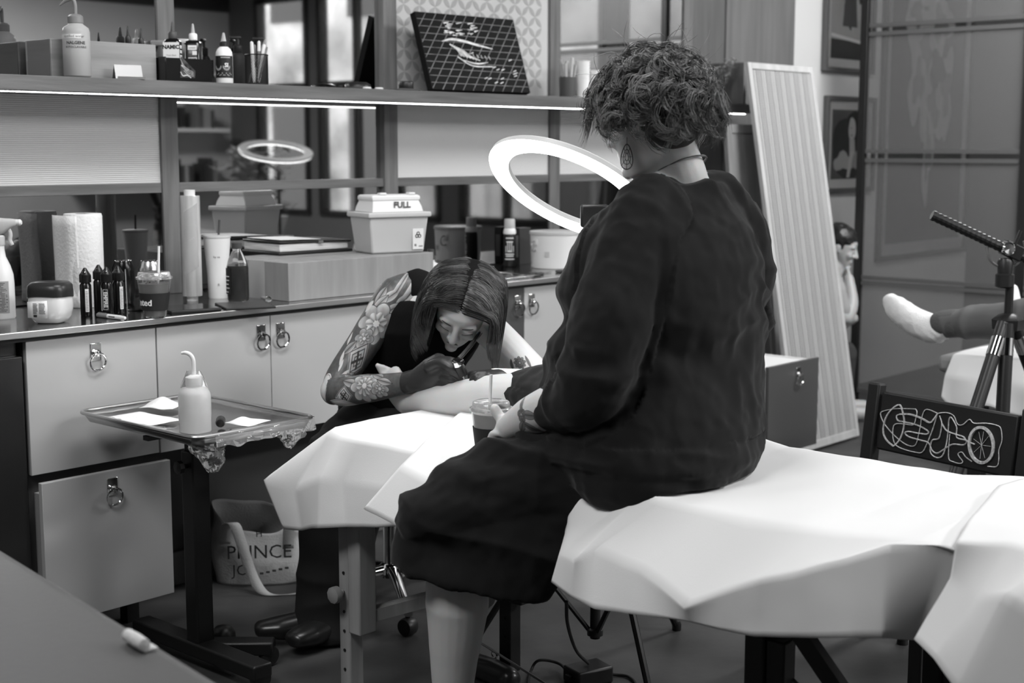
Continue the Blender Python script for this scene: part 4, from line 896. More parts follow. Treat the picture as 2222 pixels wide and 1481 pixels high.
# ---------------------------------------------------------------- stool
t=thing('rolling_stool','chrome five star rolling stool under the tattooist','stool',(2.90,3.13,0))
obj('gas_column',MB().lathe([(.026,.10),(.026,.33),(.028,.335),(.028,.345),(.016,.347),(.016,.39)],24),chrome,t,smooth=40); obj('collar',MB().lathe([(.031,.335),(.034,.338),(.034,.35),(.03,.353)],24),black,t)
obj('hub',MB().lathe([(.03,.09),(.045,.095),(.045,.12),(.03,.135)],24),chrome,t,smooth=50)
for k in range(5):
    an=.35+k*2*pi/5; c,s=math.cos(an),math.sin(an)
    l=obj('star_leg',MB().loft([((c*r,s*r,z),(-s*w_,c*w_,0),(0,0,h)) for r,z,w_,h in ((.03,.115,.022,.016),(.12,.108,.018,.013),(.22,.085,.014,.011),(.30,.068,.013,.010))],12,p=2.6),chrome,t,smooth=60)
    obj('caster',MB().lathe([(0,-.02),(.024,-.019),(.027,-.012),(.027,.012),(.024,.019),(0,.02)],18,T((c*.29,s*.29,.027))@RZ(an+.7)@RX(pi/2)),black,l,smooth=40); obj('caster_stem',MB().tube([(c*.29,s*.29,.03),(c*.29,s*.29,.068)],.008,8),black,l)
obj('seat',MB().lathe([(0,.388),(.16,.388),(.175,.401),(.178,.426),(.165,.449),(0,.458)],36),padm,t,smooth=60); obj('seat_ring',MB().lathe([(.172,.390),(.178,.392),(.176,.400)],36),chrome,t)

# ---------------------------------------------------------------- tote bag
q=PZ(590,1262,0); t=thing('tote_bag','pale canvas tote bag with black lettering slumped on the floor','bag',(q.x,q.y+.05,0),math.radians(-42))
cv_=M_('tote_canvas',.42,.85,bump=(160,.3))
def bagf(u,v):
    an=2*pi*u; c,s=math.cos(an),math.sin(an)
    W_=.145-.02*v+.02*math.sin(pi*v); D_=.075+.015*math.sin(pi*v)-.03*v
    x=math.copysign(abs(c)**.7,c)*W_; y=math.copysign(abs(s)**.8,s)*D_
    top=.23+.03*math.cos(an-2.6)-.05*max(0,-s); z=v*top
    k=.012*mnoise.noise(Vector((x*12,y*12,z*12)))*(.3+v)
    return (x+k-.03*v*v, y+k+.02*v, max(.001,z))
obj('bag_body',MB().grid(bagf,56,20).add([(.0,0,.003)],[]),cv_,t,smooth=180,solid=.002)
obj('bag_bottom',MB().lathe([(0,.002),(.135,.002),(.13,.006),(0,.006)],30,sx=1,sy=.52),cv_,t)
def strap(pts,wd,off): 
    P=cr(pts,6); n=len(P)
    return MB().grid(lambda u,v:(P[round(u*(n-1))][0]+wd*(v-.5),P[round(u*(n-1))][1]+off*(v-.5),P[round(u*(n-1))][2]),n-1,1)
obj('strap',strap([(-.11,-.07,.14),(-.105,-.085,.20),(-.075,-.11,.215),(-.05,-.13,.15),(-.02,-.15,.06),(.02,-.18,.008),(.09,-.19,.005),(.15,-.17,.005)],.035,.004),cv_,t,solid=.003,smooth=180)
obj('strap',strap([(.09,-.07,.12),(.095,-.075,.2),(.11,-.06,.24),(.14,-.02,.20)],.035,.004),cv_,t,solid=.003,smooth=180)
for txt_,sz,x,z in (('PRINCE',.062,.0,.118),('JO',.05,-.06,.06),('H',.03,.0,.175)): text(txt_,sz,M_('tote_print',.03,.8),t,T((x,-.101+.0 if z<.16 else -.088,z))@RX(-.08),name='lettering')
mb=MB()
for k in range(5): mb.box(.0+.02*k,.012+.02*k,-.1,-.0985,.045+.004*k,.052+.004*k)
obj('small_print',mb,M_('tote_print2',.06,.8),t,smooth=0)

# ---------------------------------------------------------------- ring lights
ringm=M_('ring_diffuser',1,.5,emit=12.5); ringb=M_('ring_back',.45,.4)
def ring_light(lab,base,center,N,R,emitm,side=None,colr=.012,hide_face=False):
    t=thing('ring_light',lab,'lamp',base); B=Vector(base); c=Vector(center)-B; N=Vector(N).normalized(); u=N.orthogonal().normalized(); w_=N.cross(u)
    Mx=frame(c,u,w_,N)
    w2=.026; th=.011
    obj('housing',MB().lathe([(R-w2,0),(R-w2,-th),(R-w2+.004,-th-.004),(R+w2-.004,-th-.004),(R+w2,-th),(R+w2,0)],72,Mx,caps=False),ringb,t,smooth=40)
    obj('diffuser',MB().lathe([(R-w2,0),(R-w2+.003,.004),(R,.0055),(R+w2-.003,.004),(R+w2,0)],72,Mx,caps=False),emitm,t,smooth=60)
    return t,Mx,u,w_
rc=PD(1240,416,3.50); Nn=RT*-.40+ZZ*-.82+FW*-.41
base=(2.93,2.35,0)
t,Mx,u,w_=ring_light('large lit ring light on a black stand behind the client','' or base,rc,Nn,.195,ringm)
B=Vector(base); att=Mx@Vector((0,0,0))
# bracket near the client's shoulder
br=PD(1290,474,3.53)-B; top=Vector((0,0,br.z-.10))
obj('phone_clip',MB().box(-.035,.035,-.012,.012,-.022,.035,T(br)@RZ(YAW-pi/2)),black,t,bevel=.006); obj('neck',MB().tube(cr([tuple(top),tuple(top+Vector((0,0,.05))),tuple((top+br)/2+Vector((0,0,.0))),tuple(br)],4),.009,8),black,t)
obj('ball_joint',MB().lathe([(0,-.016),(.012,-.011),(.016,0),(.012,.011),(0,.016)],16,T(top)),black,t)
bk=M_('stand_black',.012,.4)
obj('column',MB().tube([(0,0,.07),(0,0,top.z-.28)],.014,14),bk,t); obj('upper_column',MB().tube([(0,0,top.z-.3),tuple(top)],.010,12),bk,t); obj('column_collar',MB().lathe([(.014,0),(.019,.003),(.019,.03),(.014,.033)],16,T((0,0,top.z-.3))),bk,t)
hub=obj('leg_hub',MB().lathe([(.014,0),(.024,.004),(.024,.03),(.014,.034)],16,T((0,0,.56))),bk,t); obj('spreader_hub',MB().lathe([(.014,0),(.022,.004),(.022,.02),(.014,.024)],16,T((0,0,.075))),bk,t)
feet=[PZ(1468,1366,0)-B, PZ(1412,1520,0)-B, Vector((-.42,.22,0))]
feet[2]=PZ(1020,1415,0)-B
for f_ in feet:
    f_=Vector((f_.x,f_.y,.008)); tp_=Vector((f_.x*.04,f_.y*.04,.575)); l=obj('stand_leg',MB().tube([tp_,f_],.0095,8),bk,t); mid=tp_.lerp(f_,.5); obj('spreader',MB().tube([Vector((f_.x*.04,f_.y*.04,.088)),mid],.0075,6),bk,l); obj('rubber_foot',MB().lathe([(0,-.008),(.013,-.008),(.014,.01),(.010,.02)],12,T(f_)),black,l)
# second ring light at another station, seen in the mirror
ring_light('ring light on a stand at the far work station, seen in the mirror',(5.64,.97,0),(5.62,.97,1.37),(.1,-.25,-.95),.205,M_('ring_diffuser2',1,.5,emit=6))
t=bpy.data.objects['ring_light.001']
obj('column',MB().tube([(0,.0,.05),(0,.0,1.25),(0,-.17,1.33)],.011,10),bk,t); obj('phone_clip',MB().box(-.03,.03,-.012,.012,1.31,1.37,T((0,-.18,0))),black,t,bevel=.005)
for k in range(3): an=k*2.09; obj('stand_leg',MB().tube([(0,0,.5),(.32*math.cos(an),.32*math.sin(an),.01)],.009,8),bk,t)

# ---------------------------------------------------------------- power brick and cables on the floor
q=PZ(1276,1478,0); t=thing('power_supply','black power supply brick with cables on the floor','power supply',tuple(q),-.3)
obj('brick',MB().box(-.055,.055,-.04,.04,.0,.045),M_('brick_black',.02,.4),t,bevel=.006); obj('socket',MB().box(-.066,-.055,-.012,.012,.012,.03),black,t,bevel=.002)
Qb=Vector((q.x,q.y,0)); 
def cable(lab,pts,r=.004):
    o=obj('cable',MB().tube(cr(pts,8),r,8),M_('cable_rubber',.012,.5)); tag(o,lab,'cable','cables on the floor')
cable('black cable hanging from the massage table to the power supply',[tuple(PD(1229,1305,2.95)),tuple(PD(1232,1355,3.05)),tuple(PD(1250,1410,3.3)),tuple(Qb+Vector((0,.0,.05)))])
cable('black cable looping over the floor from the power supply',[tuple(Qb+Vector((-.05,.02,.02))),tuple(PZ(1215,1440,.02)),tuple(PZ(1170,1432,.03)),tuple(PZ(1152,1455,.006)),tuple(PZ(1145,1490,.005)),tuple(PZ(1148,1560,.005))])
cable('black cable running from the power supply towards the ring light stand',[tuple(Qb+Vector((.05,-.02,.02))),tuple(PZ(1330,1462,.006)),tuple(PZ(1365,1468,.005)),tuple(PZ(1382,1492,.005)),tuple(PZ(1385,1560,.005))])
# ================================================================ RIGHT SIDE OF THE ROOM
def PPL(px,py,P0,n):
    a,b,c=ray(px,py); d=RT*a+FW*b+ZZ*c; o=Vector((0,0,EYE)); t=(Vector(P0)-o).dot(n)/d.dot(n); return o+d*t
# ---- leaning cane panel and a plain panel behind it
cw=wood('pale_ash',.30,.15,'Z',5)
def leaning(lab,bx0,bx1,by,H,lean,cane,m,fr=.035,rz=0):
    t=thing('door_panel',lab,'door',(bx0,by,0.012),rz); L=RX(-lean); w_=bx1-bx0
    obj('stile',MB().box(0,fr,0,.022,0,H,L),m,t,bevel=.002); obj('stile',MB().box(w_-fr,w_,0,.022,0,H,L),m,t,bevel=.002)
    obj('top_rail',MB().box(fr,w_-fr,0,.022,H-fr,H,L),m,t,bevel=.002); obj('bottom_rail',MB().box(fr,w_-fr,0,.022,0,fr*1.2,L),m,t,bevel=.002)
    if cane:
        ws=MB(); hs=MB(); n=26
        for k in range(n):
            x=fr+.004+(w_-2*fr-.008)*k/(n-1); wd=.0045 if k%4<2 else .0025; ws.box(x-wd,x+wd,.006+.001*(k%2),.009+.001*(k%2),fr,H-fr,L)
        obj('cane_strands',ws,M_('cane_pale',.46,.6),t,kind='stuff',smooth=0)
        nz=int((H-2*fr)/.011)
        for k in range(nz):
            z=fr+.006+(H-2*fr-.012)*k/(nz-1); hs.box(fr,w_-fr,.0085,.011,z-.0028,z+.0028,L)
        obj('cane_weave',hs,M_('cane_grey',.33,.6),t,kind='stuff',smooth=0)
        obj('cane_backing',MB().box(fr,w_-fr,.012,.016,fr,H-fr,L),M_('cane_back',.22,.8),t)
    else: obj('panel',MB().box(fr,w_-fr,.006,.016,fr,H-fr,L),m,t)
    return t
ba=PZ(1728,990,0); bb=PZ(1868,950,0)
leaning('tall cane webbed door panel leaning against the wall unit',ba.x,bb.x,(ba.y+bb.y)/2,1.80,.175,True,wood('ash_light',.42,.12,'Z',5),.03)
t=leaning('plain wooden panel leaning behind the cane panel',5.50,5.80,3.52,1.50,.10,False,wood('ash_dark',.20,.2,'Z',5),.04); obj('ring_catch',MB().lathe([(0,0),(.012,0),(.012,.008),(0,.01)],14,T((.27,-.001,.92))@RX(pi/2+.1)),chrome,t)
t=thing('wall_outlet','small black double outlet on the shelf end','outlet',(5.8405,3.87,1.62),0); obj('outlet_plate',MB().box(0,.006,-.02,.02,0,.05),M_('outlet_plate',.2,.5),t); obj('socket',MB().box(.006,.009,-.014,-.004,.008,.042),black,t); obj('socket',MB().box(.006,.009,.004,.014,.008,.042),black,t)
sp=obj('shelf_upright',MB().box(5.818,5.8395,3.79,4.0,1.604,1.80),oakv,U,world=True,bevel=.002)
# ---- framed pictures on the back wall
def plane_pts(pts,Y): return [tuple(PY(x,y,Y)) for x,y in pts]
def poly(pts,y,t=.0006): 
    n=len(pts); vs=[(x,y,z) for x,z in pts]+[(x,y+t,z) for x,z in pts]
    return MB().add(vs,[tuple(range(n)),tuple(range(2*n-1,n-1,-1))]+[(i,(i+1)%n,n+(i+1)%n,n+i) for i in range(n)])
def blob(cx,cz,rx,rz,n=26,wob=.12,seed=0,rot=0):
    out=[]
    for k in range(n):
        a=2*pi*k/n; r=1+wob*math.sin(3*a+seed)+wob*.6*math.sin(5*a+2*seed); x,z=r*rx*math.cos(a),r*rz*math.sin(a); out.append((cx+x*math.cos(rot)-z*math.sin(rot),cz+x*math.sin(rot)+z*math.cos(rot)))
    return out
def picture(lab,x0,x1,z0,z1,fw,mat_w,shapes,bg,framem):
    t=thing('framed_picture',lab,'picture',(x0,4.095,z0)); W_,H_=x1-x0,z1-z0; Yf=-.03
    for n_,a in (('frame_side',(0,fw,Yf,0,0,H_)),('frame_side',(W_-fw,W_,Yf,0,0,H_)),('frame_top',(fw,W_-fw,Yf,0,H_-fw,H_)),('frame_bottom',(fw,W_-fw,Yf,0,0,fw))): obj(n_,MB().box(*a),framem,t,bevel=.002)
    obj('mat_board',MB().box(fw,W_-fw,-.012,-.004,fw,H_-fw),M_('mat_board',.6,.8),t)
    p=obj('print',MB().box(fw+mat_w,W_-fw-mat_w,-.0128,-.0121,fw+mat_w,H_-fw-mat_w),bg,t); iw,ih=W_-2*fw-2*mat_w,H_-2*fw-2*mat_w; o=fw+mat_w
    for i,(pts,v) in enumerate(shapes): obj('print_shape',poly([(o+min(1,max(0,x))*iw,o+min(1,max(0,z))*ih) for x,z in pts],-.0134-.0004*i,.0003),M_('print_tone',v,.7),p,smooth=0)
    obj('glazing',MB().box(fw,W_-fw,-.0195,-.0185,fw,H_-fw),M_('picture_glass',1,.02,trans=1,ior=1.1),t)
fm_=M_('picture_frame',.10,.5)
pa,pb=PY(1790,207,4.09),PY(1797,418,4.09); xr=7.62
face=[(blob(.5,.45,.5,.45,20,.05,1),.03),(blob(.62,.80,.2,.19,24,.08,0),.015),(blob(.55,.72,.10,.17,24,.04,2),.5),([(.48,.58),(.62,.58),(.66,.30),(.5,.28)],.45),(blob(.32,.25,.26,.13,20,.2,3),.4),(blob(.78,.25,.2,.2,20,.2,5),.3),([(.5,.4),(.6,.4),(.5,.02),(.42,.02)],.5),([(.70,.75),(.85,.6),(.8,.3),(.7,.45)],.02),([(.49,.745),(.53,.745),(.53,.735),(.49,.735)],.05),([(.50,.64),(.56,.64),(.55,.625),(.51,.625)],.1)]
picture('framed print of a pale painted figure with dark hair hung on the white wall',pa.x,pa.x+.56,pb.z,pa.z,.024,.05,face,M_('print_ground',.10,.7),fm_)
pa2,pb2=PY(1792,-150,4.09),PY(1797,155,4.09)
figs=[(blob(.55,.62,.25,.3,26,.25,1),.04),(blob(.45,.7,.14,.16,24,.3,4),.45),(blob(.62,.5,.12,.2,24,.35,2),.5),([(.3,.3),(.7,.3),(.6,.9),(.4,.85)],.10),([(0,.0),(1,.0),(1,.16),(0,.18)],.05),([(.0,.20),(1,.14),(1,.17),(0,.23)],.8)]
picture('framed dark figure print with a pale streak, hung above the other framed print',pa2.x,pa2.x+.56,pb2.z,pa2.z,.024,.05,figs,M_('print_ground2',.45,.7),fm_)
pa3,pb3=PY(1925,-200,4.09),PY(1925,565,4.09); pc=PY(2130,100,4.09)
sw=[]
for cx,cz,rx,rz_,s in ((.45,.62,.2,.16,0),(.35,.52,.13,.12,2),(.62,.72,.16,.10,1),(.55,.45,.16,.12,3),(.3,.75,.12,.08,4),(.72,.5,.1,.14,5),(.42,.85,.15,.07,6),(.5,.3,.07,.16,1)): sw.append((blob(cx,cz,rx,rz_,28,.25,s),.55)); sw.append((blob(cx+.01,cz,rx*.6,rz_*.55,24,.3,s+1),.25))
sw.append((blob(.6,.57,.10,.06,20,.2,2),.05))
picture('large framed swirl drawing on the wall seen through the partition',pa3.x,min(pc.x,8.93),pb3.z,pa3.z,.03,.07,sw,M_('print_ground3',.12,.7),M_('picture_frame2',.08,.5))
# ---- glazed partition
XS=7.0; Yp=[3.80,2.90,2.0]; zr=[(.09,.66),(.71,1.32),(1.39,1.985),(2.05,2.62)]
t=thing('glazed_partition','tall black framed partition with milky glass panes','partition',(XS,2.9,0)); pane_m=M_('milky_pane',.2,.25,alpha=.4); fr_m=M_('partition_frame',.10,.5)
for y in Yp: tp('frame_post',MB().box(XS-.02,XS+.02,y-.02,y+.02,0,2.75),black,t,bevel=.002)
for i in range(2):
    for z0,z1 in zr:
        ya,yb=Yp[i+1]+.025,Yp[i]-.025; tp('pane',MB().box(XS-.004,XS+.004,ya,yb,z0,z1),pane_m,t)
        pf=tp('pane_rail',MB().box(XS-.012,XS+.012,ya,yb,z0-.022,z0),fr_m,t); tp('pane_rail',MB().box(XS-.012,XS+.012,ya,yb,z1,z1+.022),fr_m,t)
# ---- stool / bench seen behind the partition
# ---- black chair with chalk drawing on its backrest
TLc=PD(1908,872,3.95); TRc=PD(2205,925,3.58); dirc=(TRc-TLc); dirc.z=0; dirc.normalize(); nrm=Vector((dirc.y,-dirc.x,0)); 
if nrm.dot(FW)>0: nrm=-nrm
zc0,zc1=.555,.715; Lc=(Vector((TRc.x,TRc.y,0))-Vector((TLc.x,TLc.y,0))).length
Oc=Vector((TLc.x,TLc.y,0)); Mc=frame(Oc,dirc,-nrm,ZZ)           # x along, y away from camera, z up
t=thing('chair','low black wooden chair with a pale line drawing on its backrest','chair',tuple(Oc),0)
def cc(n_,mb,m,**k): return obj(n_,mb,m,t,world=True,**k)
tilt=T((0,0,.63))@RX(-.12)@T((0,0,-.63))
br_=cc('backrest',MB().box(.0,Lc,0,.022,zc0,zc1+.005,Mc@tilt),blackpaint_or_shade,bevel=.006)
for x in (-.03,Lc+.03): cc('upright',MB().box(x-.022,x+.022,-.005,.03,.25,zc1+.025,Mc@tilt),blackpaint_or_shade,bevel=.006)
for x in (-.03,Lc+.03):
    cc('leg',MB().box(x-.02,x+.02,.0,.035,0,.42,Mc),blackpaint_or_shade,bevel=.004); cc('leg',MB().box(x-.02,x+.02,-.40,-.365,0,.40,Mc),blackpaint_or_shade,bevel=.004)
cc('seat',MB().box(-.05,Lc+.05,-.42,-.02,.39,.425,Mc),blackpaint_or_shade,bevel=.012); cc('seat_rail',MB().box(-.03,Lc+.03,-.39,-.37,.33,.39,Mc),blackpaint_or_shade)
# the drawing, traced into the plane of the backrest
cr_s=2222/362.; 
def cpx(x,y): return (1860+x/cr_s,820+y/cr_s)
Mt=Mc@tilt; P0=Mt@Vector((0,-.001,.63)); nn=(Mt.to_3x3()@Vector((0,-1,0))).normalized()
draws=[([(485,905),(400,830),(355,740),(355,640),(385,530),(440,440),(520,370),(575,360),(610,450),(630,560),(620,680),(580,800),(530,870),(485,905)],.0038),
 ([(780,410),(620,405),(480,410),(345,440),(315,480),(350,580),(430,690),(540,800),(650,880),(740,905),(790,870),(820,760),(850,620),(860,540),(900,430),(960,420),(1080,470)],.0022),
 ([(780,410),(800,450),(785,540),(750,620),(640,610),(530,605),(485,650),(480,780),(520,890),(640,950),(780,985),(870,985),(930,880),(1010,680),(1060,520),(1085,470),(1200,460),(1290,500),(1340,610),(1410,620),(1500,550),(1560,600),(1720,600),(1870,630),(1920,680),(1930,830),(1890,960),(1890,1080),(1860,1175),(1740,1175)],.0024),
 ([(570,480),(530,500),(545,560),(620,580),(760,610),(880,660),(950,710),(930,745),(800,730),(690,710),(640,730),(690,780),(820,820),(950,860),(1000,960),(1070,1000),(1170,940),(1280,880),(1420,890),(1455,830),(1330,790),(1330,660),(1290,570),(1250,520),(1225,560),(1215,700),(1190,880),(1140,1030),(1070,1060),(1000,1020),(975,950),(1000,830),(1080,810),(1110,740),(1130,600),(1100,500)],.0032),
 ([(570,480),(700,480),(850,530),(970,590),(1030,540),(1075,475)],.0042),
 ([(1130,600),(1200,700),(1330,750),(1420,780),(1460,830),(1570,880)],.0036),
 ([(1240,740),(1225,900),(1225,1070),(1280,1110),(1370,1135),(1410,1110),(1360,1040),(1350,1000),(1400,985),(1450,1050),(1530,1110)],.0024)]
mb=MB()
for pts,wd in draws:
    P=[PPL(*cpx(x,y),P0,nn)+nn*.001 for x,y in pts]; P=[Vector(q) for q in cr([tuple(q) for q in P],4)]; mb.tube(P,wd*.68,4)
chalk=M_('chalk_white',.62,.8,noise=(160,.4)); obj('line_drawing',mb,chalk,br_,smooth=0,kind='stuff')
mb=MB(); cw_=[]
for k in range(40):
    a=2*pi*k/40; cw_.append(((1660+160*math.cos(a)+10*math.sin(a),890+235*math.sin(a)),a))
mb.tube([PPL(*cpx(*q),P0,nn)+nn*.0012 for q,a in cw_],.0052,4,closed=True)
wh=obj('wheel_ring',mb,chalk,br_,smooth=0)
mb=MB()
for a in (.1,1.2,1.75,2.6,3.6,4.4,4.95,5.6): mb.tube([PPL(*cpx(1660,890),P0,nn)+nn*.001,PPL(*cpx(1660+120*math.cos(a),890+185*math.sin(a)),P0,nn)+nn*.001],.0008,4)
obj('wheel_spokes',mb,chalk,br_,smooth=0)
# ---- tripod with ribbed bar
tb=PD(2187,700,4.30); Bt=Vector((tb.x,tb.y,0)); t=thing('tripod','black tripod with geared head holding a long ribbed bar','tripod',tuple(Bt))
def tr(n_,mb,m,par=None,**k): return obj(n_,mb,m,par or t,world=par is None,**k)
apex=tb.z
tr('centre_column',MB().tube([Bt+ZZ*(apex-.28),Bt+ZZ*(apex+.13)],.013,14),bk); tr('shoulder',MB().lathe([(.02,-.03),(.045,-.02),(.048,.01),(.03,.025),(.016,.03)],6,T(Bt+ZZ*apex)),black)
for px,py,f in ((2050,1100,4.05),(2165,1090,4.15),(2330,1050,4.6)):
    ft=PD(px,py,f); top_=Bt+ZZ*apex+(Vector((ft.x,ft.y,apex))-Bt-ZZ*apex).normalized()*.03
    d_=(ft-top_); ft=top_+d_*((top_.z-.014)/(top_.z-ft.z)) ; mid=top_.lerp(ft,.55)
    l=tr('tripod_leg',MB().tube([top_,mid],.021,12),black); tr('lower_leg',MB().tube([mid,ft],.016,12),darksteel,l); tr('leg_lock',MB().tube([top_.lerp(ft,.05),top_.lerp(ft,.11)],.0225,12),chrome,l); tr('rubber_foot',MB().lathe([(0,0),(.016,0),(.014,.03),(0,.032)],12,T((ft.x,ft.y,0))),black,l)
hd=PD(2182,560,4.30)
tr('head_base',MB().lathe([(.02,-.09),(.028,-.085),(.028,-.05),(.022,-.045),(.024,-.01),(.018,0)],18,T(hd+ZZ*.0)),black)
vr=-FW; xr_=RT
tr('angle_gauge',MB().tube([hd+RT*(.058*math.cos(a))+ZZ*(.03+.058*math.sin(a)) for a in np.linspace(-3.5,.4,20)],.005,6),M_('gauge_grey',.2,.4,.5)); tr('gauge_knob',MB().lathe([(0,0),(.02,.0),(.02,.02),(.015,.024),(0,.025)],18,frame(hd+ZZ*.03-FW*.005,RT,ZZ,-FW)),chrome)
b0=PD(2022,466,4.30); b1=PD(2290,590,4.30); dd=(b1-b0).normalized(); pr=[]
for k in range(52): pr.append(b0+(b1-b0)*k/51)
tr('ribbed_bar',MB().tube(pr,[.0145+.0022*(k%2) for k in range(52)],14),black,smooth=0); tr('bar_clamp',MB().box(-.03,.03,-.022,.022,-.02,.025,frame(PD(2195,545,4.30),dd,FW,dd.cross(FW))),black,bevel=.004); tr('clamp_lever',MB().tube([PD(2200,535,4.28),PD(2215,500,4.28)],.006,8),black)
# ---- far table under sheet, for the person with the sock
t=thing('massage_table','massage table carrying the reclining person with white socks','table',(5.05,1.4,0))
tp('padded_top',MB().box(4.76,5.38,.45,2.26,.60,.665),M_('grey_pad',.25,.5),t,bevel=.02); tp('frame_rail',MB().box(4.8,5.34,.5,2.2,.53,.60),blackpaint_or_shade,t)
for x in (4.82,5.32):
    for y in (.6,2.12): tp('leg',MB().box(x-.025,x+.025,y-.025,y+.025,0,.54),blackpaint_or_shade,t)
cols=[]
for k,y in enumerate((2.20,2.14,2.05,1.9,1.6,1.2,.6)):
    j=.02*math.sin(k*2.3); cols.append([(5.42,y,.55),(5.39,y,.672),(5.1,y,.674),(4.85,y,.675),(4.757,y+j,.672),(4.70-j*.7,y+j,.60),(4.68+j,y+j*2,.50+.02*math.cos(k*3))])
o=obj('paper_sheet',columns(cols,7,.006,31),sheetm,smooth=180); smooth_mesh(o,3); tag(o,'white sheet creased over the table of the reclining person','sheet'); o.modifiers.new('thickness','SOLIDIFY').thickness=.0006
# ---- room furniture seen only in the mirrors
t=thing('bookshelf','pale wall shelves with books on the rear wall, seen in the mirror','shelf',(8.0,-3.97,1.0))
for z in (0,.55,1.1): obj('shelf',MB().box(-.9,.75,.0,.28,z,z+.035),white,t)
for z in (.035,.585):
    x=-.85
    while x<.6:
        w_=.03+.03*random.random(); o=obj('book',MB().box(0,w_*.9,.03,.22,0,.18+.1*random.random()),M_('book',.02+.3*random.random()**2,.6)); o.location=(8.0+x,-3.97,1.0+z+.0005); tag(o,'upright book on the pale wall shelves, seen in the mirror','book','books on the wall shelves'); x+=w_+ (.12 if random.random()<.12 else 0)
t=thing('massage_table','white covered massage table at the far station, seen in the mirror','table',(5.0,.2,0))
tp('padded_top',MB().box(4.45,5.1,-1.5,.25,.62,.70),paper,t,bevel=.02)
for x in (4.5,5.05):
    for y in (-1.4,.15): tp('leg',MB().box(x-.025,x+.025,y-.025,y+.025,0,.62),blackpaint_or_shade,t)
tp('sheet_drape',MB().box(4.43,4.44,-1.5,.25,.45,.70).box(4.43,5.12,.25,.26,.45,.70),paper,t)
t=thing('planter','pale round planter with a leafy plant by the window, seen in the mirror','plant',(7.3,-1.4,0))
obj('planter_bowl',MB().lathe([(0,.55),(.16,.55),(.24,.8),(.25,.84),(.22,.84),(0,.8)],30),white,t,smooth=50); obj('planter_stand',MB().lathe([(.15,0),(.12,.55)],20),M_('plant_stand',.1,.5),t)
lf=MB(); rnd=random.Random(9)
for k in range(260):
    a=rnd.random()*6.28; h=.84+.55*rnd.random(); r=.28*rnd.random()**.5; b=rnd.random()*6.28; L=.07+.06*rnd.random(); c_=Vector((r*math.cos(a),r*math.sin(a),h)); d_=Vector((math.cos(b),math.sin(b),rnd.random()-.3))*L; n_=Vector((-math.sin(b),math.cos(b),.2))*.02
    lf.add([c_,c_+d_*.5+n_,c_+d_,c_+d_*.5-n_],[(0,1,2,3)])
obj('leaves',lf,M_('planter_leaf',.12,.5),t,kind='stuff',smooth=0)
# ================================================================ PEOPLE: tools
def limb(mb, pts, rad, side=None, seg=20, n=5, cap=True):
    P=[Vector(p) for p in cr([tuple(p) for p in pts],n)]
    R=[(r,r) if not isinstance(r,(tuple,list)) else r for r in rad]; m=len(P)
    RA=np.interp(np.linspace(0,len(R)-1,m),range(len(R)),[r[0] for r in R]); RB=np.interp(np.linspace(0,len(R)-1,m),range(len(R)),[r[1] for r in R])
    secs=[]; prev=Vector(side) if side is not None else None
    T_=[(P[min(i+1,m-1)]-P[max(i-1,0)]).normalized() for i in range(m)]
    if prev is None: prev=T_[0].orthogonal()
    F=[]
    for i in range(m):
        u=prev-T_[i]*prev.dot(T_[i]); u.normalize(); prev=u if side is None else prev; F.append((u,T_[i].cross(u)))
    if cap:
        for k,q in ((.9,.45),(.55,.84)): secs.append((P[0]-T_[0]*min(RA[0],RB[0])*k,F[0][0]*RA[0]*q,F[0][1]*RB[0]*q))
    for i in range(m): secs.append((P[i],F[i][0]*RA[i],F[i][1]*RB[i]))
    if cap:
        for k,q in ((.55,.84),(.9,.45)): secs.append((P[-1]+T_[-1]*min(RA[-1],RB[-1])*k,F[-1][0]*RA[-1]*q,F[-1][1]*RB[-1]*q))
    mb.loft(secs,seg); return mb
def ell(mb,c,ax,ay,az,seg=20,nz=10):
    c=Vector(c);ax=Vector(ax);ay=Vector(ay);az=Vector(az); secs=[]
    for k in range(1,nz): a=pi*k/nz-pi/2; secs.append((c+az*math.sin(a),ax*math.cos(a),ay*math.cos(a)))
    mb.loft(secs,seg)
def remesh(mb,vox,smooth=3,fac=.5):
    me=mb.mesh('tmp'); o=bpy.data.objects.new('tmp',me); COL.objects.link(o)
    m=o.modifiers.new('r','REMESH'); m.mode='VOXEL'; m.voxel_size=vox
    if smooth: s=o.modifiers.new('s','SMOOTH'); s.iterations=smooth; s.factor=fac
    dg=bpy.context.evaluated_depsgraph_get(); out=bpy.data.meshes.new_from_object(o.evaluated_get(dg))
    bpy.data.objects.remove(o); bpy.data.meshes.remove(me); return out
def coords(me):
    a=np.empty(len(me.vertices)*3,np.float32); me.vertices.foreach_get('co',a); return a.reshape(-1,3)
def normals(me):
    a=np.empty(len(me.vertices)*3,np.float32); me.vertices.foreach_get('normal',a); return a.reshape(-1,3)
def setco(me,a): me.vertices.foreach_set('co',a.astype(np.float32).ravel()); me.update()
_G=np.random.RandomState(4).rand(64,64,64).astype(np.float32)*2-1
def vnoise(P):
    """smooth value noise, vectorised"""
    i=np.floor(P).astype(int); f=P-i; f=f*f*(3-2*f); i&=63; j=(i+1)&63
    def g(a,b,c): return _G[a,b,c]
    x0,y0,z0=i.T; x1,y1,z1=j.T; fx,fy,fz=f.T
    c00=g(x0,y0,z0)*(1-fx)+g(x1,y0,z0)*fx; c10=g(x0,y1,z0)*(1-fx)+g(x1,y1,z0)*fx; c01=g(x0,y0,z1)*(1-fx)+g(x1,y0,z1)*fx; c11=g(x0,y1,z1)*(1-fx)+g(x1,y1,z1)*fx
    return (c00*(1-fy)+c10*fy)*(1-fz)+(c01*(1-fy)+c11*fy)*fz
def ridge(P): return 1-np.abs(vnoise(P))*2
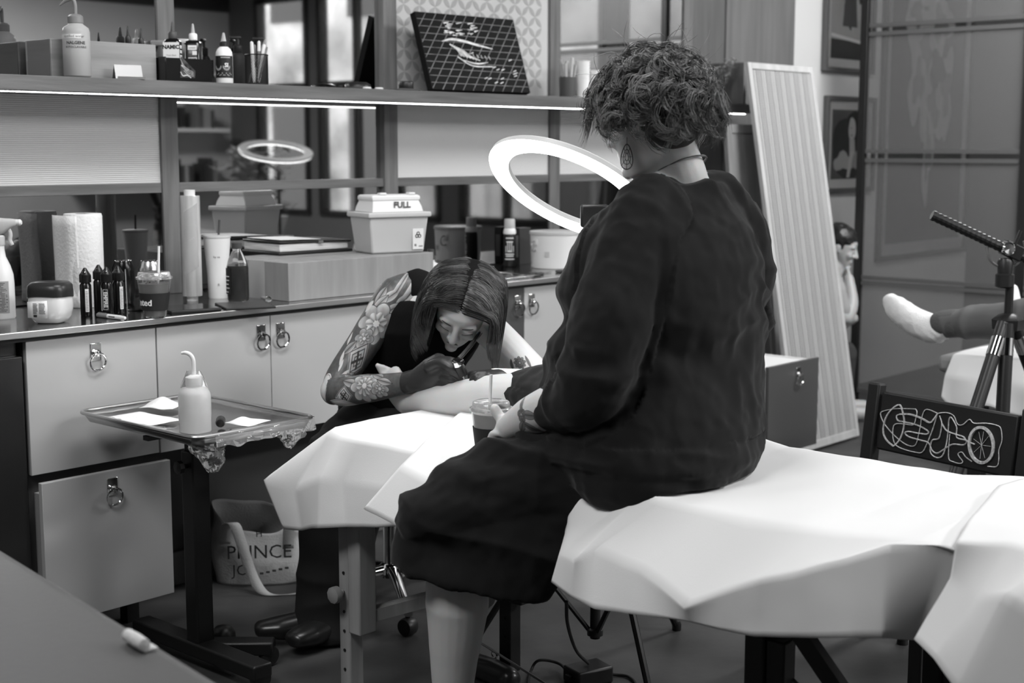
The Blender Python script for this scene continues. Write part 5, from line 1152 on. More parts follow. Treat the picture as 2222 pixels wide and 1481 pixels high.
def floatattr(me,name,vals):
    a=me.attributes.new(name,'FLOAT','POINT'); a.data.foreach_set('value',np.asarray(vals,np.float32))
def seg_param(C,pts,rads,ref):
    """closest point on polyline: returns distance, arclength, signed arc offset round the limb measured from ref side"""
    best=np.full(len(C),1e9); S=np.zeros(len(C)); Tt=np.zeros(len(C)); s0=0
    for k in range(len(pts)-1):
        a=np.array(pts[k]);b=np.array(pts[k+1]);d=b-a;L=np.linalg.norm(d);d/=L
        u=np.clip((C-a)@d,0,L); q=a+u[:,None]*d; v=C-q; D=np.linalg.norm(v,axis=1)
        r=np.array(ref)-d*np.dot(ref,d); r/=np.linalg.norm(r); w_=np.cross(d,r); ang=np.arctan2(v@w_,v@r)
        m=D<best; best[m]=D[m]; S[m]=s0+u[m]; Tt[m]=(ang*rads[k])[m]; s0+=L
    return best,S,Tt
# --- node expressions for inked skin
class E:
    nt=None
    def __init__(s,k): s.k=k
    @staticmethod
    def op(o,*a):
        n=E.nt.nodes.new('ShaderNodeMath'); n.operation=o
        for i,x in enumerate(a):
            x=x.k if isinstance(x,E) else x
            if isinstance(x,(int,float)): n.inputs[i].default_value=x
            else: E.nt.links.new(x,n.inputs[i])
        return E(n.outputs[0])
    def __add__(s,o): return E.op('ADD',s,o)
    __radd__=__add__
    def __sub__(s,o): return E.op('SUBTRACT',s,o)
    def __rsub__(s,o): return E.op('SUBTRACT',o,s)
    def __mul__(s,o): return E.op('MULTIPLY',s,o)
    __rmul__=__mul__
    def __truediv__(s,o): return E.op('DIVIDE',s,o)
def e_lt(a,b): return E.op('LESS_THAN',a,b)
def e_gt(a,b): return E.op('GREATER_THAN',a,b)
def e_mix(a,b,f): return a*(1-f)+(b*f if isinstance(b,E) else f*b)
def skin_mat(name,v,inked=None,rough=.45):
    m=M_(name,v,rough,sss=.15,bump=(260,.06)); nt=m.node_tree; b=nt.nodes['Principled BSDF']
    if inked:
        E.nt=nt
        def at(n): q=nt.nodes.new('ShaderNodeAttribute'); q.attribute_name=n; return E(q.outputs['Fac'])
        no=nt.nodes.new('ShaderNodeTexNoise'); no.inputs['Scale'].default_value=60
        col=inked(at,E(no.outputs[0]))
        cx=nt.nodes.new('ShaderNodeCombineColor'); 
        for i in range(3): nt.links.new(col.k,cx.inputs[i])
        nt.links.new(cx.outputs[0],b.inputs['Base Color'])
    return m
def flower(s,t,cx,cy,R,k,ph,nz,lo=.07,hi=.42):
    dx=s-cx; dy=t-cy; r=E.op('SQRT',dx*dx+dy*dy); a=E.op('ARCTAN2',dy,dx)
    pet=E.op('ABSOLUTE',E.op('SINE',a*(k/2)+ph)); edge=(pet*.25+.75)*R
    q=r/edge; inside=e_lt(q,1.0); val=q*q*(hi-lo)+lo
    val=val*(E.op('POWER',pet,.45)*.75+.25)*(nz*.5+.75)
    line=e_gt(q,.93); val=val*(1-line*.8)
    q2=q*1.9; in2=e_lt(q2,1.0); v2=q2*(hi*.9)+lo*.5; pet2=E.op('ABSOLUTE',E.op('SINE',a*(k/2+1)+ph+1.1)); val=e_mix(val,v2*(pet2*.7+.3),in2)
    c=e_lt(q,.16); val=e_mix(val,.5,c)
    return inside,val
def diamond(s,t,cx,cy,hs,ht,sk=.0):
    dx=E.op('ABSOLUTE',s-cx+(t-cy)*sk)/hs; dy=E.op('ABSOLUTE',t-cy)/ht; q=dx+dy; ins=e_lt(q,1.0)
    band=E.op('FRACT',q*3.5); val=e_gt(band,.35)*.30+.06; star=e_lt(E.op('ABSOLUTE',dx-dy*.9),.10); val=e_mix(val,.03,star*e_lt(q,.7))
    return ins,val
def leaf(s,t,cx,cy,L,wd,ang,lo=.05,hi=.3):
    ca,sa=math.cos(ang),math.sin(ang); u=((s-cx)*ca+(t-cy)*sa)/L; v=((t-cy)*ca-(s-cx)*sa)/wd
    d=u*u+E.op('ABSOLUTE',v); ins=e_lt(d,1.0); val=E.op('ABSOLUTE',v)*(hi-lo)+lo+.06; val=val*(1-e_gt(d,.86)*.8); val=val*(1-e_lt(E.op('ABSOLUTE',v),.08)*.7)
    return ins,val
def spike(s,t,cx,cy,L,wd,ang): 
    i,_=leaf(s,t,cx,cy,L,wd,ang); return i
# --- head in local axes: x right, y face, z up
def head(mb,M,s=1.0,ears=True):
    R3=M.to_3x3()
    def e(c,rx,ry,rz,**k): ell(mb,M@Vector(c)*1.0 if False else M@(Vector(c)*s),R3@Vector((rx*s,0,0)),R3@Vector((0,ry*s,0)),R3@Vector((0,0,rz*s)),**k)
    e((0,-.012,.040),.075,.094,.086,seg=28,nz=16)
    secs=[(z,yc,w_,d) for z,yc,w_,d in ((.085,.02,.045,.05),(.06,.022,.062,.062),(.035,.022,.066,.064),(.012,.020,.0655,.061),(-.01,.020,.064,.062),(-.035,.022,.058,.062),(-.055,.026,.050,.058),(-.075,.032,.040,.050),(-.092,.040,.028,.038),(-.100,.045,.015,.022))]
    mb.loft([(M@(Vector((0,yc,z))*s),R3@Vector((w_*s,0,0)),R3@Vector((0,d*s,0))) for z,yc,w_,d in secs],28,p=2.2)
    limb(mb,[M@(Vector(p)*s) for p in ((0,.079,.034),(0,.089,.016),(0,.099,-.004),(0,.104,-.012))],[(.0085*s,.009*s),(.0085*s,.010*s),(.0105*s,.012*s),(.0115*s,.011*s)],side=R3@Vector((1,0,0)),seg=12,n=4)
    for x in (-1,1):
        e((.012*x,.093,-.014),.008,.010,.007,seg=10,nz=6); e((.034*x,.066,-.012),.024,.018,.022,seg=14,nz=8); e((.031*x,.074,.014),.0155,.0115,.0095,seg=14,nz=8); e((.030*x,.074,.036),.026,.012,.008,seg=12,nz=6)
        if ears: e((.076*x,-.006,.008),.010,.020,.032,seg=14,nz=8)
    e((0,.084,-.040),.021,.0085,.0050,seg=14,nz=6); e((0,.083,-.050),.019,.0090,.0055,seg=14,nz=6); e((0,.080,-.080),.018,.014,.016,seg=14,nz=8)
def strands(list_of_pts,r,seg=3,taper=True,shades=None,tip=0):
    mb=MB(); V=[];F=[];n0=0; SH=[]
    for si,pts in enumerate(list_of_pts):
        P=np.asarray(pts,float); n=len(P); Tn=np.gradient(P,axis=0); Tn/=np.linalg.norm(Tn,axis=1)[:,None]+1e-9
        u=np.cross(Tn,[.31,.52,.8]); u/=np.linalg.norm(u,axis=1)[:,None]+1e-9; w_=np.cross(Tn,u)
        rr=np.full(n,r); 
        if taper: rr[-3:]*=(.8,.55,.2)
        for k in range(seg):
            a=2*pi*k/seg; V.append(P+(u*math.cos(a)+w_*math.sin(a))*rr[:,None])
        for i in range(n-1):
            for k in range(seg): k2=(k+1)%seg; F.append((n0+k*n+i,n0+k2*n+i,n0+k2*n+i+1,n0+k*n+i+1))
        n0+=n*seg
        if shades is not None: SH.append(np.tile(shades[si]*(1+tip*np.linspace(0,1,n)**2),seg))
    V=np.concatenate(V); me=bpy.data.meshes.new('hair'); me.from_pydata(V.tolist(),[],F); me.update()
    if shades is not None: floatattr(me,'shade',np.concatenate(SH))
    return me
def hair_mat(name,rough):
    m=M_(name,.05,rough,spec=.8); nt=m.node_tree; q=nt.nodes.new('ShaderNodeAttribute'); q.attribute_name='shade'; nt.links.new(q.outputs['Fac'],nt.nodes['Principled BSDF'].inputs['Base Color']); return m
def cv(r,up,tw): return RT*r+ZZ*up-FW*tw     # camera-aligned direction
# ================================================================ THE CLIENT
def D(*a): return PD(*a)
cl=thing('person','person in black linen dress seated on the massage table holding an iced coffee','person',(2.5,1.85,.71))
wl_arm=[D(1385,490,2.93),D(1330,680,2.86),D(1280,850,2.85),D(1195,885,2.93),D(1150,905,2.985),D(1103,930,3.045)]
mb=MB(); Xv=Vector((1,0,0)); Yv=Vector((0,1,0))
def torso(mb,secs):
    mb.loft([(D(px,py,f),Xv*a,Yv*b) for px,py,f,a,b in secs],32,p=2.3)
torso(mb,[(1430,1035,3.10,.13,.12),(1425,980,3.10,.2,.18),(1425,880,3.09,.2,.18),(1430,760,3.08,.19,.165),(1440,640,3.07,.19,.165),(1450,530,3.06,.19,.14),(1462,465,3.05,.17,.10),(1475,425,3.05,.10,.075)])
limb(mb,[D(1480,450,3.06),D(1478,400,3.05),D(1462,345,3.04),D(1435,290,3.03)],[.075,.06,.056,.056],n=4)
limb(mb,[D(1470,430,3.05),D(1540,420,3.10),D(1590,470,3.14)],[.05,.045,.05]); limb(mb,[D(1470,430,3.05),D(1415,430,2.99),D(1385,480,2.94)],[.05,.045,.05])
Fh=cv(-.74,-.28,-.61).normalized(); Uh=cv(-.20,.97,-.12); Uh=(Uh-Fh*Uh.dot(Fh)).normalized(); Rh=Fh.cross(Uh)
HM=frame(D(1412,268,3.02),Rh,Fh,Uh)
head(mb,HM,1.03)
limb(mb,wl_arm,[.06,.058,.05,.048,.043,.030])
ra=[D(1592,490,3.16),D(1605,650,3.22),D(1560,810,3.32),D(1400,880,3.42),D(1270,890,3.5)]; limb(mb,ra,[.06,.055,.047,.04,.03])
# left leg, hanging
limb(mb,[D(1380,995,3.0),D(1180,1040,2.98),D(960,1110,2.94)],[.095,.075,.062]); limb(mb,[D(955,1105,2.94),D(985,1220,2.95),D(992,1310,2.96),D(985,1430,2.97),D(982,1520,2.98),D(980,1640,3.0)],[.062,.064,.069,.052,.042,.034])
# right leg, stretched along the table
limb(mb,[D(1480,930,3.2),D(1320,890,3.4),D(1165,860,3.565)],[.10,.09,.066]); limb(mb,[D(1175,860,3.56),D(1085,858,3.60),D(1030,862,3.64),D(960,866,3.71),D(905,868,3.80),D(880,868,3.85)],[.064,.056,.052,.043,.034,.033])
limb(mb,[D(884,872,3.85),D(864,844,3.885),D(846,816,3.91)],[(.036,.034),(.040,.026),(.042,.016)],side=cv(.75,.4,.5))
for k in range(5):
    tx=836+9*k-(k==0)*2; limb(mb,[D(846+6*(k-2),818+4*(k-2)*.4,3.91),D(tx-8,800+2.2*k,3.915),D(tx-14,793+3*k,3.912)],[.011,.0105-.0008*k,.0085-.0006*k],seg=10,n=3)
# left hand round the cup
wr_=D(1103,930,3.045); cupc=PZ(1066,985,.716)
limb(mb,[wr_,D(1097,942,3.05),D(1094,958,3.055)],[(.030,.022),(.038,.018),(.040,.016)],side=cv(.5,.85,.2),seg=14)
limb(mb,[D(1106,937,3.045),D(1093,915,3.055),D(1080,898,3.062),D(1074,886,3.064)],[.016,.0135,.0125,.0115],seg=12)
for k,(zz,L) in enumerate(((.800,1.0),(.783,1.08),(.766,1.0),(.750,.85))):
    rad=.034+.0115*(zz-.7255)/.096+.011; P=[]
    for a in (-.95,-.35,.3,.95,1.6): P.append(Vector((cupc.x,cupc.y,zz))+RT*math.cos(a*L)*rad+FW*math.sin(a*L)*rad)
    limb(mb,P,[.0115,.0105,.0095,.009,.008],seg=10,n=3)
me=remesh(mb,.0045,3,.5)
C=coords(me); dist,S,Tt=seg_param(C,[tuple(p) for p in wl_arm[3:]],[.04,.04],tuple(-FW)); S=np.where(dist<.075,S,-9); floatattr(me,'arm_s',S); floatattr(me,'arm_t',Tt)
def ink_client(at,nz):
    s,t=at('arm_s'),at('arm_t'); col=E.op('ADD',.5,0.0)
    for i,v in (leaf(s,t,.035,-.01,.026,.010,.9),leaf(s,t,.06,.0,.02,.008,-.5),leaf(s,t,.02,.015,.03,.009,.3),flower(s,t,.045,.022,.016,5,.4,nz,.03,.25),leaf(s,t,.045,.045,.02,.008,1.4)): col=e_mix(col,v*.6+.03,i)
    return col
skin=skin_mat('client_skin',.5,ink_client)
body=obj('body',me,skin,cl,smooth=180,world=True)
# dress
dm=MB()
torso(dm,[(1405,1050,3.03,.16,.15),(1400,1018,3.03,.23,.215),(1400,970,3.03,.260,.245),(1408,900,3.05,.256,.236),(1418,800,3.07,.243,.214),(1434,700,3.07,.238,.205),(1438,640,3.07,.236,.20),(1444,560,3.06,.226,.18),(1450,500,3.05,.212,.15),(1463,455,3.05,.188,.115),(1474,420,3.05,.145,.09),(1482,400,3.05,.108,.078),(1483,393,3.05,.098,.072)])
sl=[D(1395,478,2.95),D(1352,600,2.89),D(1318,720,2.855),D(1285,835,2.85),D(1240,868,2.885),D(1212,880,2.91)]
limb(dm,sl,[.076,.083,.082,.078,.062,.052])
rs=[D(1588,492,3.15),D(1608,640,3.20),D(1570,800,3.30),D(1430,875,3.40)]; limb(dm,rs,[.078,.075,.07,.055])
limb(dm,[D(1470,432,3.05),D(1420,442,2.99),D(1388,490,2.94)],[.055,.066,.078]); limb(dm,[D(1480,430,3.06),D(1545,436,3.11),D(1590,495,3.15)],[.055,.062,.076])
th=[D(1390,985,3.02),D(1270,1008,3.0),D(1130,1045,2.97),D(1000,1085,2.945),D(935,1122,2.935)]
limb(dm,th,[.135,.125,.108,.092,.078])
dm.loft([(D(1100,1060,2.97),RT*.17-ZZ*.02,FW*.085),(D(1068,1130,2.955),RT*.185-ZZ*.035,FW*.09),(D(1040,1200,2.95),RT*.178-ZZ*.042,FW*.092),(D(1022,1256,2.95),RT*.168-ZZ*.043,FW*.092)],30,p=2.6)
limb(dm,[D(1470,935,3.2),D(1330,895,3.38),D(1200,868,3.53),D(1150,862,3.585)],[.14,.118,.092,.078])
dm.loft([(D(1420,1000,3.12),Vector((.2,0,0)),ZZ*.07),(D(1300,985,3.22),Vector((.2,0,0)),ZZ*.06),(D(1200,960,3.3),Vector((.17,0,0)),ZZ*.035)],20)
ell(dm,D(1400,1035,2.88),RT*.165,FW*.11,ZZ*.075)
# keep flat on the paper
me=remesh(dm,.0055,4,.5)
C=coords(me).astype(float); Nn_=normals(me).astype(float)
dist,S,_=seg_param(C,[tuple(p) for p in sl],[.08]*5,tuple(-FW)); onarm=dist<.105
disp=.0030*ridge(C*np.array([16,16,10]))+.0016*vnoise(C*45)
ar=np.exp(-((S-.40)/.09)**2)*onarm; disp+=ar*.0085*(ridge(np.stack([S*26+vnoise(C*9)*1.2,C[:,2]*3,C[:,0]*3],1))-.4)
ar2=np.exp(-((S-.15)/.1)**2)*onarm; disp+=ar2*.004*(ridge(np.stack([S*14,C[:,2]*5,C[:,0]*9],1))-.4)
bk_=(~onarm)&(C[:,2]>.78); zz=C[:,2]
disp+=bk_*np.exp(-((zz-1.02)/.14)**2)*.011*(ridge(np.stack([C[:,0]*2.2,C[:,1]*2.2,zz*13+C[:,0]*2.5+vnoise(C*5)],1))-.4)
disp+=bk_*np.exp(-((zz-1.28)/.13)**2)*.008*(ridge(np.stack([C[:,0]*9+zz*3,C[:,1]*6,zz*2.2],1))-.4)
low=(zz<.80); disp+=low*.009*(ridge(np.stack([C[:,0]*5+zz*3,C[:,1]*5,zz*14+C[:,0]*4],1))-.45)
disp*=1.45; C+=Nn_*disp[:,None]; flat=(C[:,0]>2.245)&(C[:,2]<.716)&(C[:,1]<2.6); C[flat,2]=.716; setco(me,C)
linen=M_('black_linen',.0095,.9,noise=(9,.25),bump=(1400,.12),sheen=.08,spec=.15)
obj('dress',me,linen,cl,smooth=180,world=True,label='loose black linen dress with pushed up sleeves')
# necklace, earring, glasses
neckl=[D(1470,366,3.045)+Xv*(.0605*math.cos(a))+Yv*(.0605*math.sin(a))+ZZ*(-.028*math.sin(a)) for a in np.linspace(0,2*pi,60,endpoint=False)]
obj('necklace',MB().tube(neckl,.0022,6,closed=True),M_('chain_grey',.2,.35,.8),cl,world=True)
ep=D(1360,340,2.965); em=MB(); pts=[]
for k in range(24):
    a=2*pi*k/24; x=math.sin(a)*.012*(1.0-.35*math.cos(a)); z=math.cos(a)*.026; pts.append(ep+RT*x+ZZ*(z))
em.tube(pts,.0012,5,closed=True)
for q in (.3,.6): em.tube([ep+(p-ep)*q for p in pts],.0008,5,closed=True)
for k in range(0,24,3): em.tube([ep+(pts[k]-ep)*.3,pts[k]],.0006,4)
em.tube([ep+ZZ*.026,ep+ZZ*.04],.0006,4)
obj('earring',em,M_('earring_dark',.06,.4,.7),cl,world=True,label='leaf shaped filigree earring')
gm_=MB(); R3=HM.to_3x3()
for x in (-1,1):
    gm_.tube([HM@Vector((x*.033+.026*math.cos(a),.090,.016+.019*math.sin(a))) for a in np.linspace(0,2*pi,20,endpoint=False)],.0024,6,closed=True); gm_.tube([HM@Vector((x*.06,.096,.022)),HM@Vector((x*.076,.06,.022)),HM@Vector((x*.08,-.01,.018))],.002,6)
gm_.tube([HM@Vector((-.008,.1,.02)),HM@Vector((.008,.1,.02))],.002,6); obj('glasses',gm_,M_('tortoise_frame',.03,.3,noise=(90,.8)),cl,world=True)
# curly hair
sc_=MB(); ell(sc_,HM@Vector((0,-.022,.052)),Rh*.088,Fh*.104,Uh*.094,28,16); ell(sc_,HM@Vector((0,-.055,-.01)),Rh*.074,Fh*.055,Uh*.06,24,12)
scm=remesh(sc_,.006,2); hr=obj('hair',scm,M_('hair_base',.012,.7),cl,smooth=180,world=True)
rnd=np.random.RandomState(11); L=[]; SHD=[]
hc=np.array(HM@Vector((0,-.02,.045))); Rn,Fn,Un=np.array(Rh),np.array(Fh),np.array(Uh); grav=np.array([0,0,-1.])
nl=0
while nl<430:
    d=rnd.randn(3); d/=np.linalg.norm(d); hx,hy,hz=d@Rn,d@Fn,d@Un
    if hz<-.42 or (hy>.35 and hz<.30) or (hz<-.15 and hy>-.1): continue
    nl+=1
    root=hc+Rn*hx*.084+Fn*hy*.10+Un*hz*.092
    out=d.copy(); swirl=np.cross(d,rnd.randn(3)); swirl/=np.linalg.norm(swirl)
    ln=.085+.055*rnd.rand(); 
    if hz>.5: ln*=.9
    amp=.010+.012*rnd.rand(); turns=1.1+1.0*rnd.rand(); ph=rnd.rand()*6.28; lift=.024+.018*rnd.rand()
    u1=np.cross(out,swirl); n=15; path=[]
    back=-Fn*.25*max(0,-hy+.2)+Fn*.35*max(0,hy)
    for i in range(n):
        t=i/(n-1); base=root+out*(lift*math.sin(min(1,t*1.5)*pi/2))+swirl*(.03*t)+ (grav*.75+back)*ln*.8*max(0,t-.15)**1.25
        c=amp*min(1,t*2); path.append(base+(swirl*math.cos(ph+turns*6.28*t)+u1*math.sin(ph+turns*6.28*t))*c)
    path=np.array(path); lv=.025+.20*rnd.rand()**2
    for j in range(17):
        o=rnd.randn(3)*.0035; sp=np.linspace(.4,1.3,n)[:,None]; wob=np.cumsum(rnd.randn(n,3)*.0006,axis=0); q=path+o*sp+wob
        rel=q-hc; e_=np.sqrt((rel@Rn/.088)**2+(rel@Fn/.104)**2+(rel@Un/.096)**2); q=hc+rel*np.maximum(1,1.0/np.maximum(e_,1e-6))[:,None]
        L.append(q); SHD.append(lv*(.7+.6*rnd.rand()))
for k in range(70):   # flyaways
    d=rnd.randn(3); d/=np.linalg.norm(d)
    if d@Un<.0 or (d@Fn>.5 and d@Un<.3): continue
    root=hc+d*.10; sw=rnd.randn(3); sw/=np.linalg.norm(sw); SHD.append(.15); L.append(np.array([root+d*.05*math.sin(t*1.7)+sw*.04*t*t+np.cross(d,sw)*.018*math.sin(5*t) for t in np.linspace(0,1,14)]))
obj('curls',strands(L,.0006,shades=SHD),hair_mat('grey_brown_hair',.33),hr,smooth=180,kind='stuff')
# shoe on the hanging foot, and cup
sh_=MB(); ft=D(980,1640,3.0); limb(sh_,[Vector((ft.x,ft.y-.05,.035)),Vector((ft.x,ft.y+.04,.035)),Vector((ft.x-.01,ft.y+.13,.028)),Vector((ft.x-.015,ft.y+.19,.022))],[(.034,.035),(.038,.034),(.045,.027),(.036,.02)],side=(1,0,0)); obj('shoe',remesh(sh_,.006,2),M_('black_shoe',.012,.35),cl,smooth=180,world=True)
q=PZ(1066,985,.716); t=cup('iced_coffee_cup','half drunk iced coffee in a clear cup with black sleeve in the client hand','cup',(q.x,q.y,.7255),.096,.034,.0455,(.0,.055),.075,M_('pale_latte',.5,.4),.086,None,0,.0)
# her other shoe on the floor
q=PZ(1056,1476,0); t=thing('shoe','empty black shoe with a small buckle standing on the floor under the table','shoe',tuple(q),math.radians(78))
s_=MB(); limb(s_,[Vector((-.10,0,.035)),Vector((-.02,0,.034)),Vector((.07,0,.028)),Vector((.12,0,.022))],[(.032,.034),(.036,.033),(.043,.026),(.034,.019)],side=(0,1,0)); obj('upper',remesh(s_,.006,2),M_('black_shoe2',.012,.3),t,smooth=180); obj('sole',MB().box(-.13,.145,-.035,.035,0,.008),black,t,bevel=.004); obj('buckle',MB().tube([(.0+.012*math.cos(a),-.025,.066+.008*math.sin(a)) for a in np.linspace(0,6.28,12,endpoint=False)],.002,5,closed=True),chrome,t)
# ================================================================ THE TATTOOIST
ta=thing('person','tattooist in a black tank top bent over the calf, one arm fully tattooed','person',(2.9,3.1,.0))
mb=MB()
rarm=[D(856,640,4.02),D(795,735,3.98),D(732,840,3.92),D(800,842,3.85),D(893,828,3.77)]
larm=[D(1052,705,3.99),D(1115,765,3.93),D(1185,840,3.86),D(1125,830,3.77),D(1072,820,3.70)]
Tx=(larm[0]-rarm[0]); Tx.z=0; Tx.normalize(); Ty=ZZ.cross(Tx)
sp_=[(D(850,905,4.22),.16,.12),(D(868,850,4.17),.15,.115),(D(898,780,4.10),.15,.11),(D(925,715,4.05),.165,.11),(D(950,665,4.02),.15,.085),(D(962,640,4.0),.09,.06)]
mb.loft([(c,Tx*a,Ty*b) for c,a,b in sp_],28,p=2.3)
limb(mb,[D(955,665,4.02),D(985,650,3.95),D(1002,645,3.90)],[.062,.055,.052])
limb(mb,[D(950,650,4.02),D(900,628,4.03),D(862,638,4.02)],[.055,.05,.052]); limb(mb,[D(960,660,4.02),D(1010,680,4.01),D(1048,702,3.99)],[.055,.05,.05])
Ft=cv(-.225,-.736,.64).normalized(); Ut=cv(.187,.612,.77); Ut=(Ut-Ft*Ut.dot(Ft)).normalized(); Rt_=Ft.cross(Ut)
TM=frame(D(1004,668,3.86),Rt_,Ft,Ut)
head(mb,TM,1.0)
limb(mb,rarm,[.052,.047,.042,.040,.028],n=7); limb(mb,larm,[.05,.047,.041,.038,.027],n=7)
ell(mb,rarm[2]+cv(-.01,-.01,.0),RT*.038,ZZ*.04,FW*.04)
# hands (bare under the gloves)
limb(mb,[rarm[4],D(930,815,3.73)],[.026,.020]); limb(mb,[larm[4],D(1050,818,3.69)],[.025,.014])
# legs
limb(mb,[D(830,905,4.20),D(775,945,4.06),D(722,985,3.93)],[.09,.08,.062]); limb(mb,[D(722,985,3.93),D(708,1180,3.93),D(700,1350,3.93)],[.06,.055,.038])
limb(mb,[D(885,910,4.20),D(860,950,4.05),D(812,995,3.90)],[.09,.08,.062]); limb(mb,[D(812,995,3.90),D(768,1180,3.91),D(735,1345,3.92)],[.06,.055,.038])
me=remesh(mb,.0034,3,.45)
C=coords(me).astype(float)
d1,S1,T1=seg_param(C,[tuple(p) for p in (rarm[0],rarm[2],rarm[4])],[.047,.038],tuple(cv(0,.1,1)))
a_=S1*0; S1=np.where((d1<.075)&((C-np.array(rarm[0]))@np.array((rarm[2]-rarm[0]).normalized())>-.075),S1,-9)
floatattr(me,'arm_s',S1); floatattr(me,'arm_t',T1)
d2,S2,T2=seg_param(C,[tuple(p) for p in (larm[0],larm[2],larm[4])],[.047,.038],tuple(-FW)); S2=np.where(d2<.07,S2,-9); floatattr(me,'arm2_s',S2); floatattr(me,'arm2_t',T2)
LU=(rarm[2]-rarm[0]).length; LF=(rarm[4]-rarm[2]).length
def ink_artist(at,nz):
    s,t=at('arm_s'),at('arm_t'); on=e_gt(s,-.02); skinv=.55
    col=nz*.09+.03
    L=[]
    for k,(cx,cy,an) in enumerate(((.012,-.03,.2),(.02,.005,.4),(.03,.03,.1),(.045,-.02,.5),(.05,.02,.3))): L.append(leaf(s,t,cx,cy,.035,.014,an,.10,.45))
    L+= [flower(s,t,.105,-.002,.066,7,.3,nz,.12,.55), flower(s,t,.158,.006,.034,6,1.0,nz,.08,.36)]
    L+= [diamond(s,t,.220,-.014,.062,.042,.25), leaf(s,t,.20,.034,.030,.014,.35,.06,.32), leaf(s,t,.065,.052,.02,.010,.5,.3,.6)]
    for cx,cy,l,w_,an in ((.07,.050,.020,.008,.2),(.175,.055,.022,.005,-.25),(.235,.040,.024,.005,-.3),(.255,.028,.02,.004,-.2),(.268,.0,.018,.005,.5)): L.append((spike(s,t,cx,cy,l,w_,an),E.op('ADD',.5,0.0)))
    L.append(leaf(s,t,.272,-.025,.024,.016,.6,.06,.30))
    e0=LU
    L+= [diamond(s,t,e0+.060,.018,.030,.024,.3), leaf(s,t,e0+.085,-.012,.035,.013,.25,.06,.36), flower(s,t,e0+.135,-.002,.050,9,.2,nz,.1,.55), flower(s,t,e0+.185,.010,.030,7,.9,nz,.1,.45), leaf(s,t,e0+.17,-.035,.03,.014,.5,.05,.3), leaf(s,t,e0+.2,-.01,.03,.012,.3,.05,.4), leaf(s,t,e0+.08,-.042,.03,.013,-.3,.03,.2), flower(s,t,e0+.06,-.06,.026,7,.3,nz,.03,.30), leaf(s,t,e0+.11,-.05,.03,.014,.3,.03,.25)]
    for cx,cy in ((e0+.03,.030),(e0+.04,.036),(e0+.045,.022)): L.append((spike(s,t,cx,cy,.004,.013,.3),E.op('ADD',.5,0.0)))
    for i,v in L: col=e_mix(col,v,i)
    # bare elbow patch with an outline
    dx=(s-(e0+.030))/.050; dy=(t-.048)/.026; q=dx*dx+dy*dy; col=e_mix(col,.05,e_lt(q,1.12)); col=e_mix(col,skinv,e_lt(q,1.0)); col=e_mix(col,.06,e_lt(E.op('ABSOLUTE',q-.82),.035))
    base=e_mix(E.op('ADD',skinv,0.0),col,on*e_lt(s,LU+LF+.01))
    s2,t2=at('arm2_s'),at('arm2_t')
    for i,v in (flower(s2,t2,.175,.0,.020,9,.3,nz,.05,.3),leaf(s2,t2,.16,.025,.02,.006,.9,.05,.2),leaf(s2,t2,.19,-.022,.022,.005,.3,.05,.2)): base=e_mix(base,v*.7,i)
    return base
obj('body',me,skin_mat('tattooist_skin',.55,ink_artist),ta,smooth=180,world=True)
# tank top and trousers
tm_=MB(); tm_.loft([(c,Tx*(a+.012),Ty*(b+.012)) for c,a,b in [(D(848,925,4.22),.16,.125)]+sp_[:4]+[(D(945,672,4.025),.152,.088),(D(955,650,4.01),.115,.07)]],28,p=2.3)
limb(tm_,[D(948,655,4.02),D(905,625,4.035)],[.06,.056]); limb(tm_,[D(958,664,4.02),D(1005,680,4.015)],[.058,.054])
me=remesh(tm_,.006,3); C=coords(me).astype(float); N_=normals(me); C+=N_*(.004*(ridge(C*np.array([14,14,9]))-.4))[:,None]; setco(me,C)
obj('tank_top',me,M_('black_jersey',.005,.9,spec=.15),ta,smooth=180,world=True)
tr_=MB(); limb(tr_,[D(850,925,4.22),D(852,890,4.21)],[(.165,.13),(.165,.125)],side=Tx)
limb(tr_,[D(830,910,4.20),D(775,950,4.06),D(722,990,3.93)],[.105,.095,.082]); limb(tr_,[D(722,985,3.93),D(710,1150,3.925),D(704,1300,3.925),D(702,1375,3.925)],[.082,.078,.082,.086])
limb(tr_,[D(885,915,4.20),D(850,955,4.05),D(810,998,3.90)],[.105,.095,.082]); limb(tr_,[D(810,995,3.90),D(770,1150,3.905),D(745,1300,3.91),D(738,1370,3.915)],[.078,.064,.062,.062])
me=remesh(tr_,.007,3); C=coords(me).astype(float); N_=normals(me); C+=N_*(.006*(ridge(C*np.array([9,9,12]))-.4))[:,None]; C[:,2]=np.maximum(C[:,2],.012); setco(me,C)
obj('trousers',me,M_('black_twill',.008,.9),ta,smooth=180,world=True)
for px,py,dx in ((690,1385,-.20),(730,1388,-.10)):
    p=PD(px,py,3.92); p.z=.05; b_=MB(); d_=(RT*-.97-FW*.24 if dx<-.15 else RT*-.62-FW*.78).normalized(); sd=ZZ.cross(d_)
    limb(b_,[p-d_*.04,p+d_*.05,p+d_*.11,p+d_*.155],[(.040,.045),(.042,.042),(.047,.034),(.038,.026)],side=sd); me=remesh(b_,.006,2); C=coords(me); C[:,2]=np.maximum(C[:,2],.004); setco(me,C); o=obj('boot',me,M_('black_boot',.012,.3),ta,smooth=180,world=True)
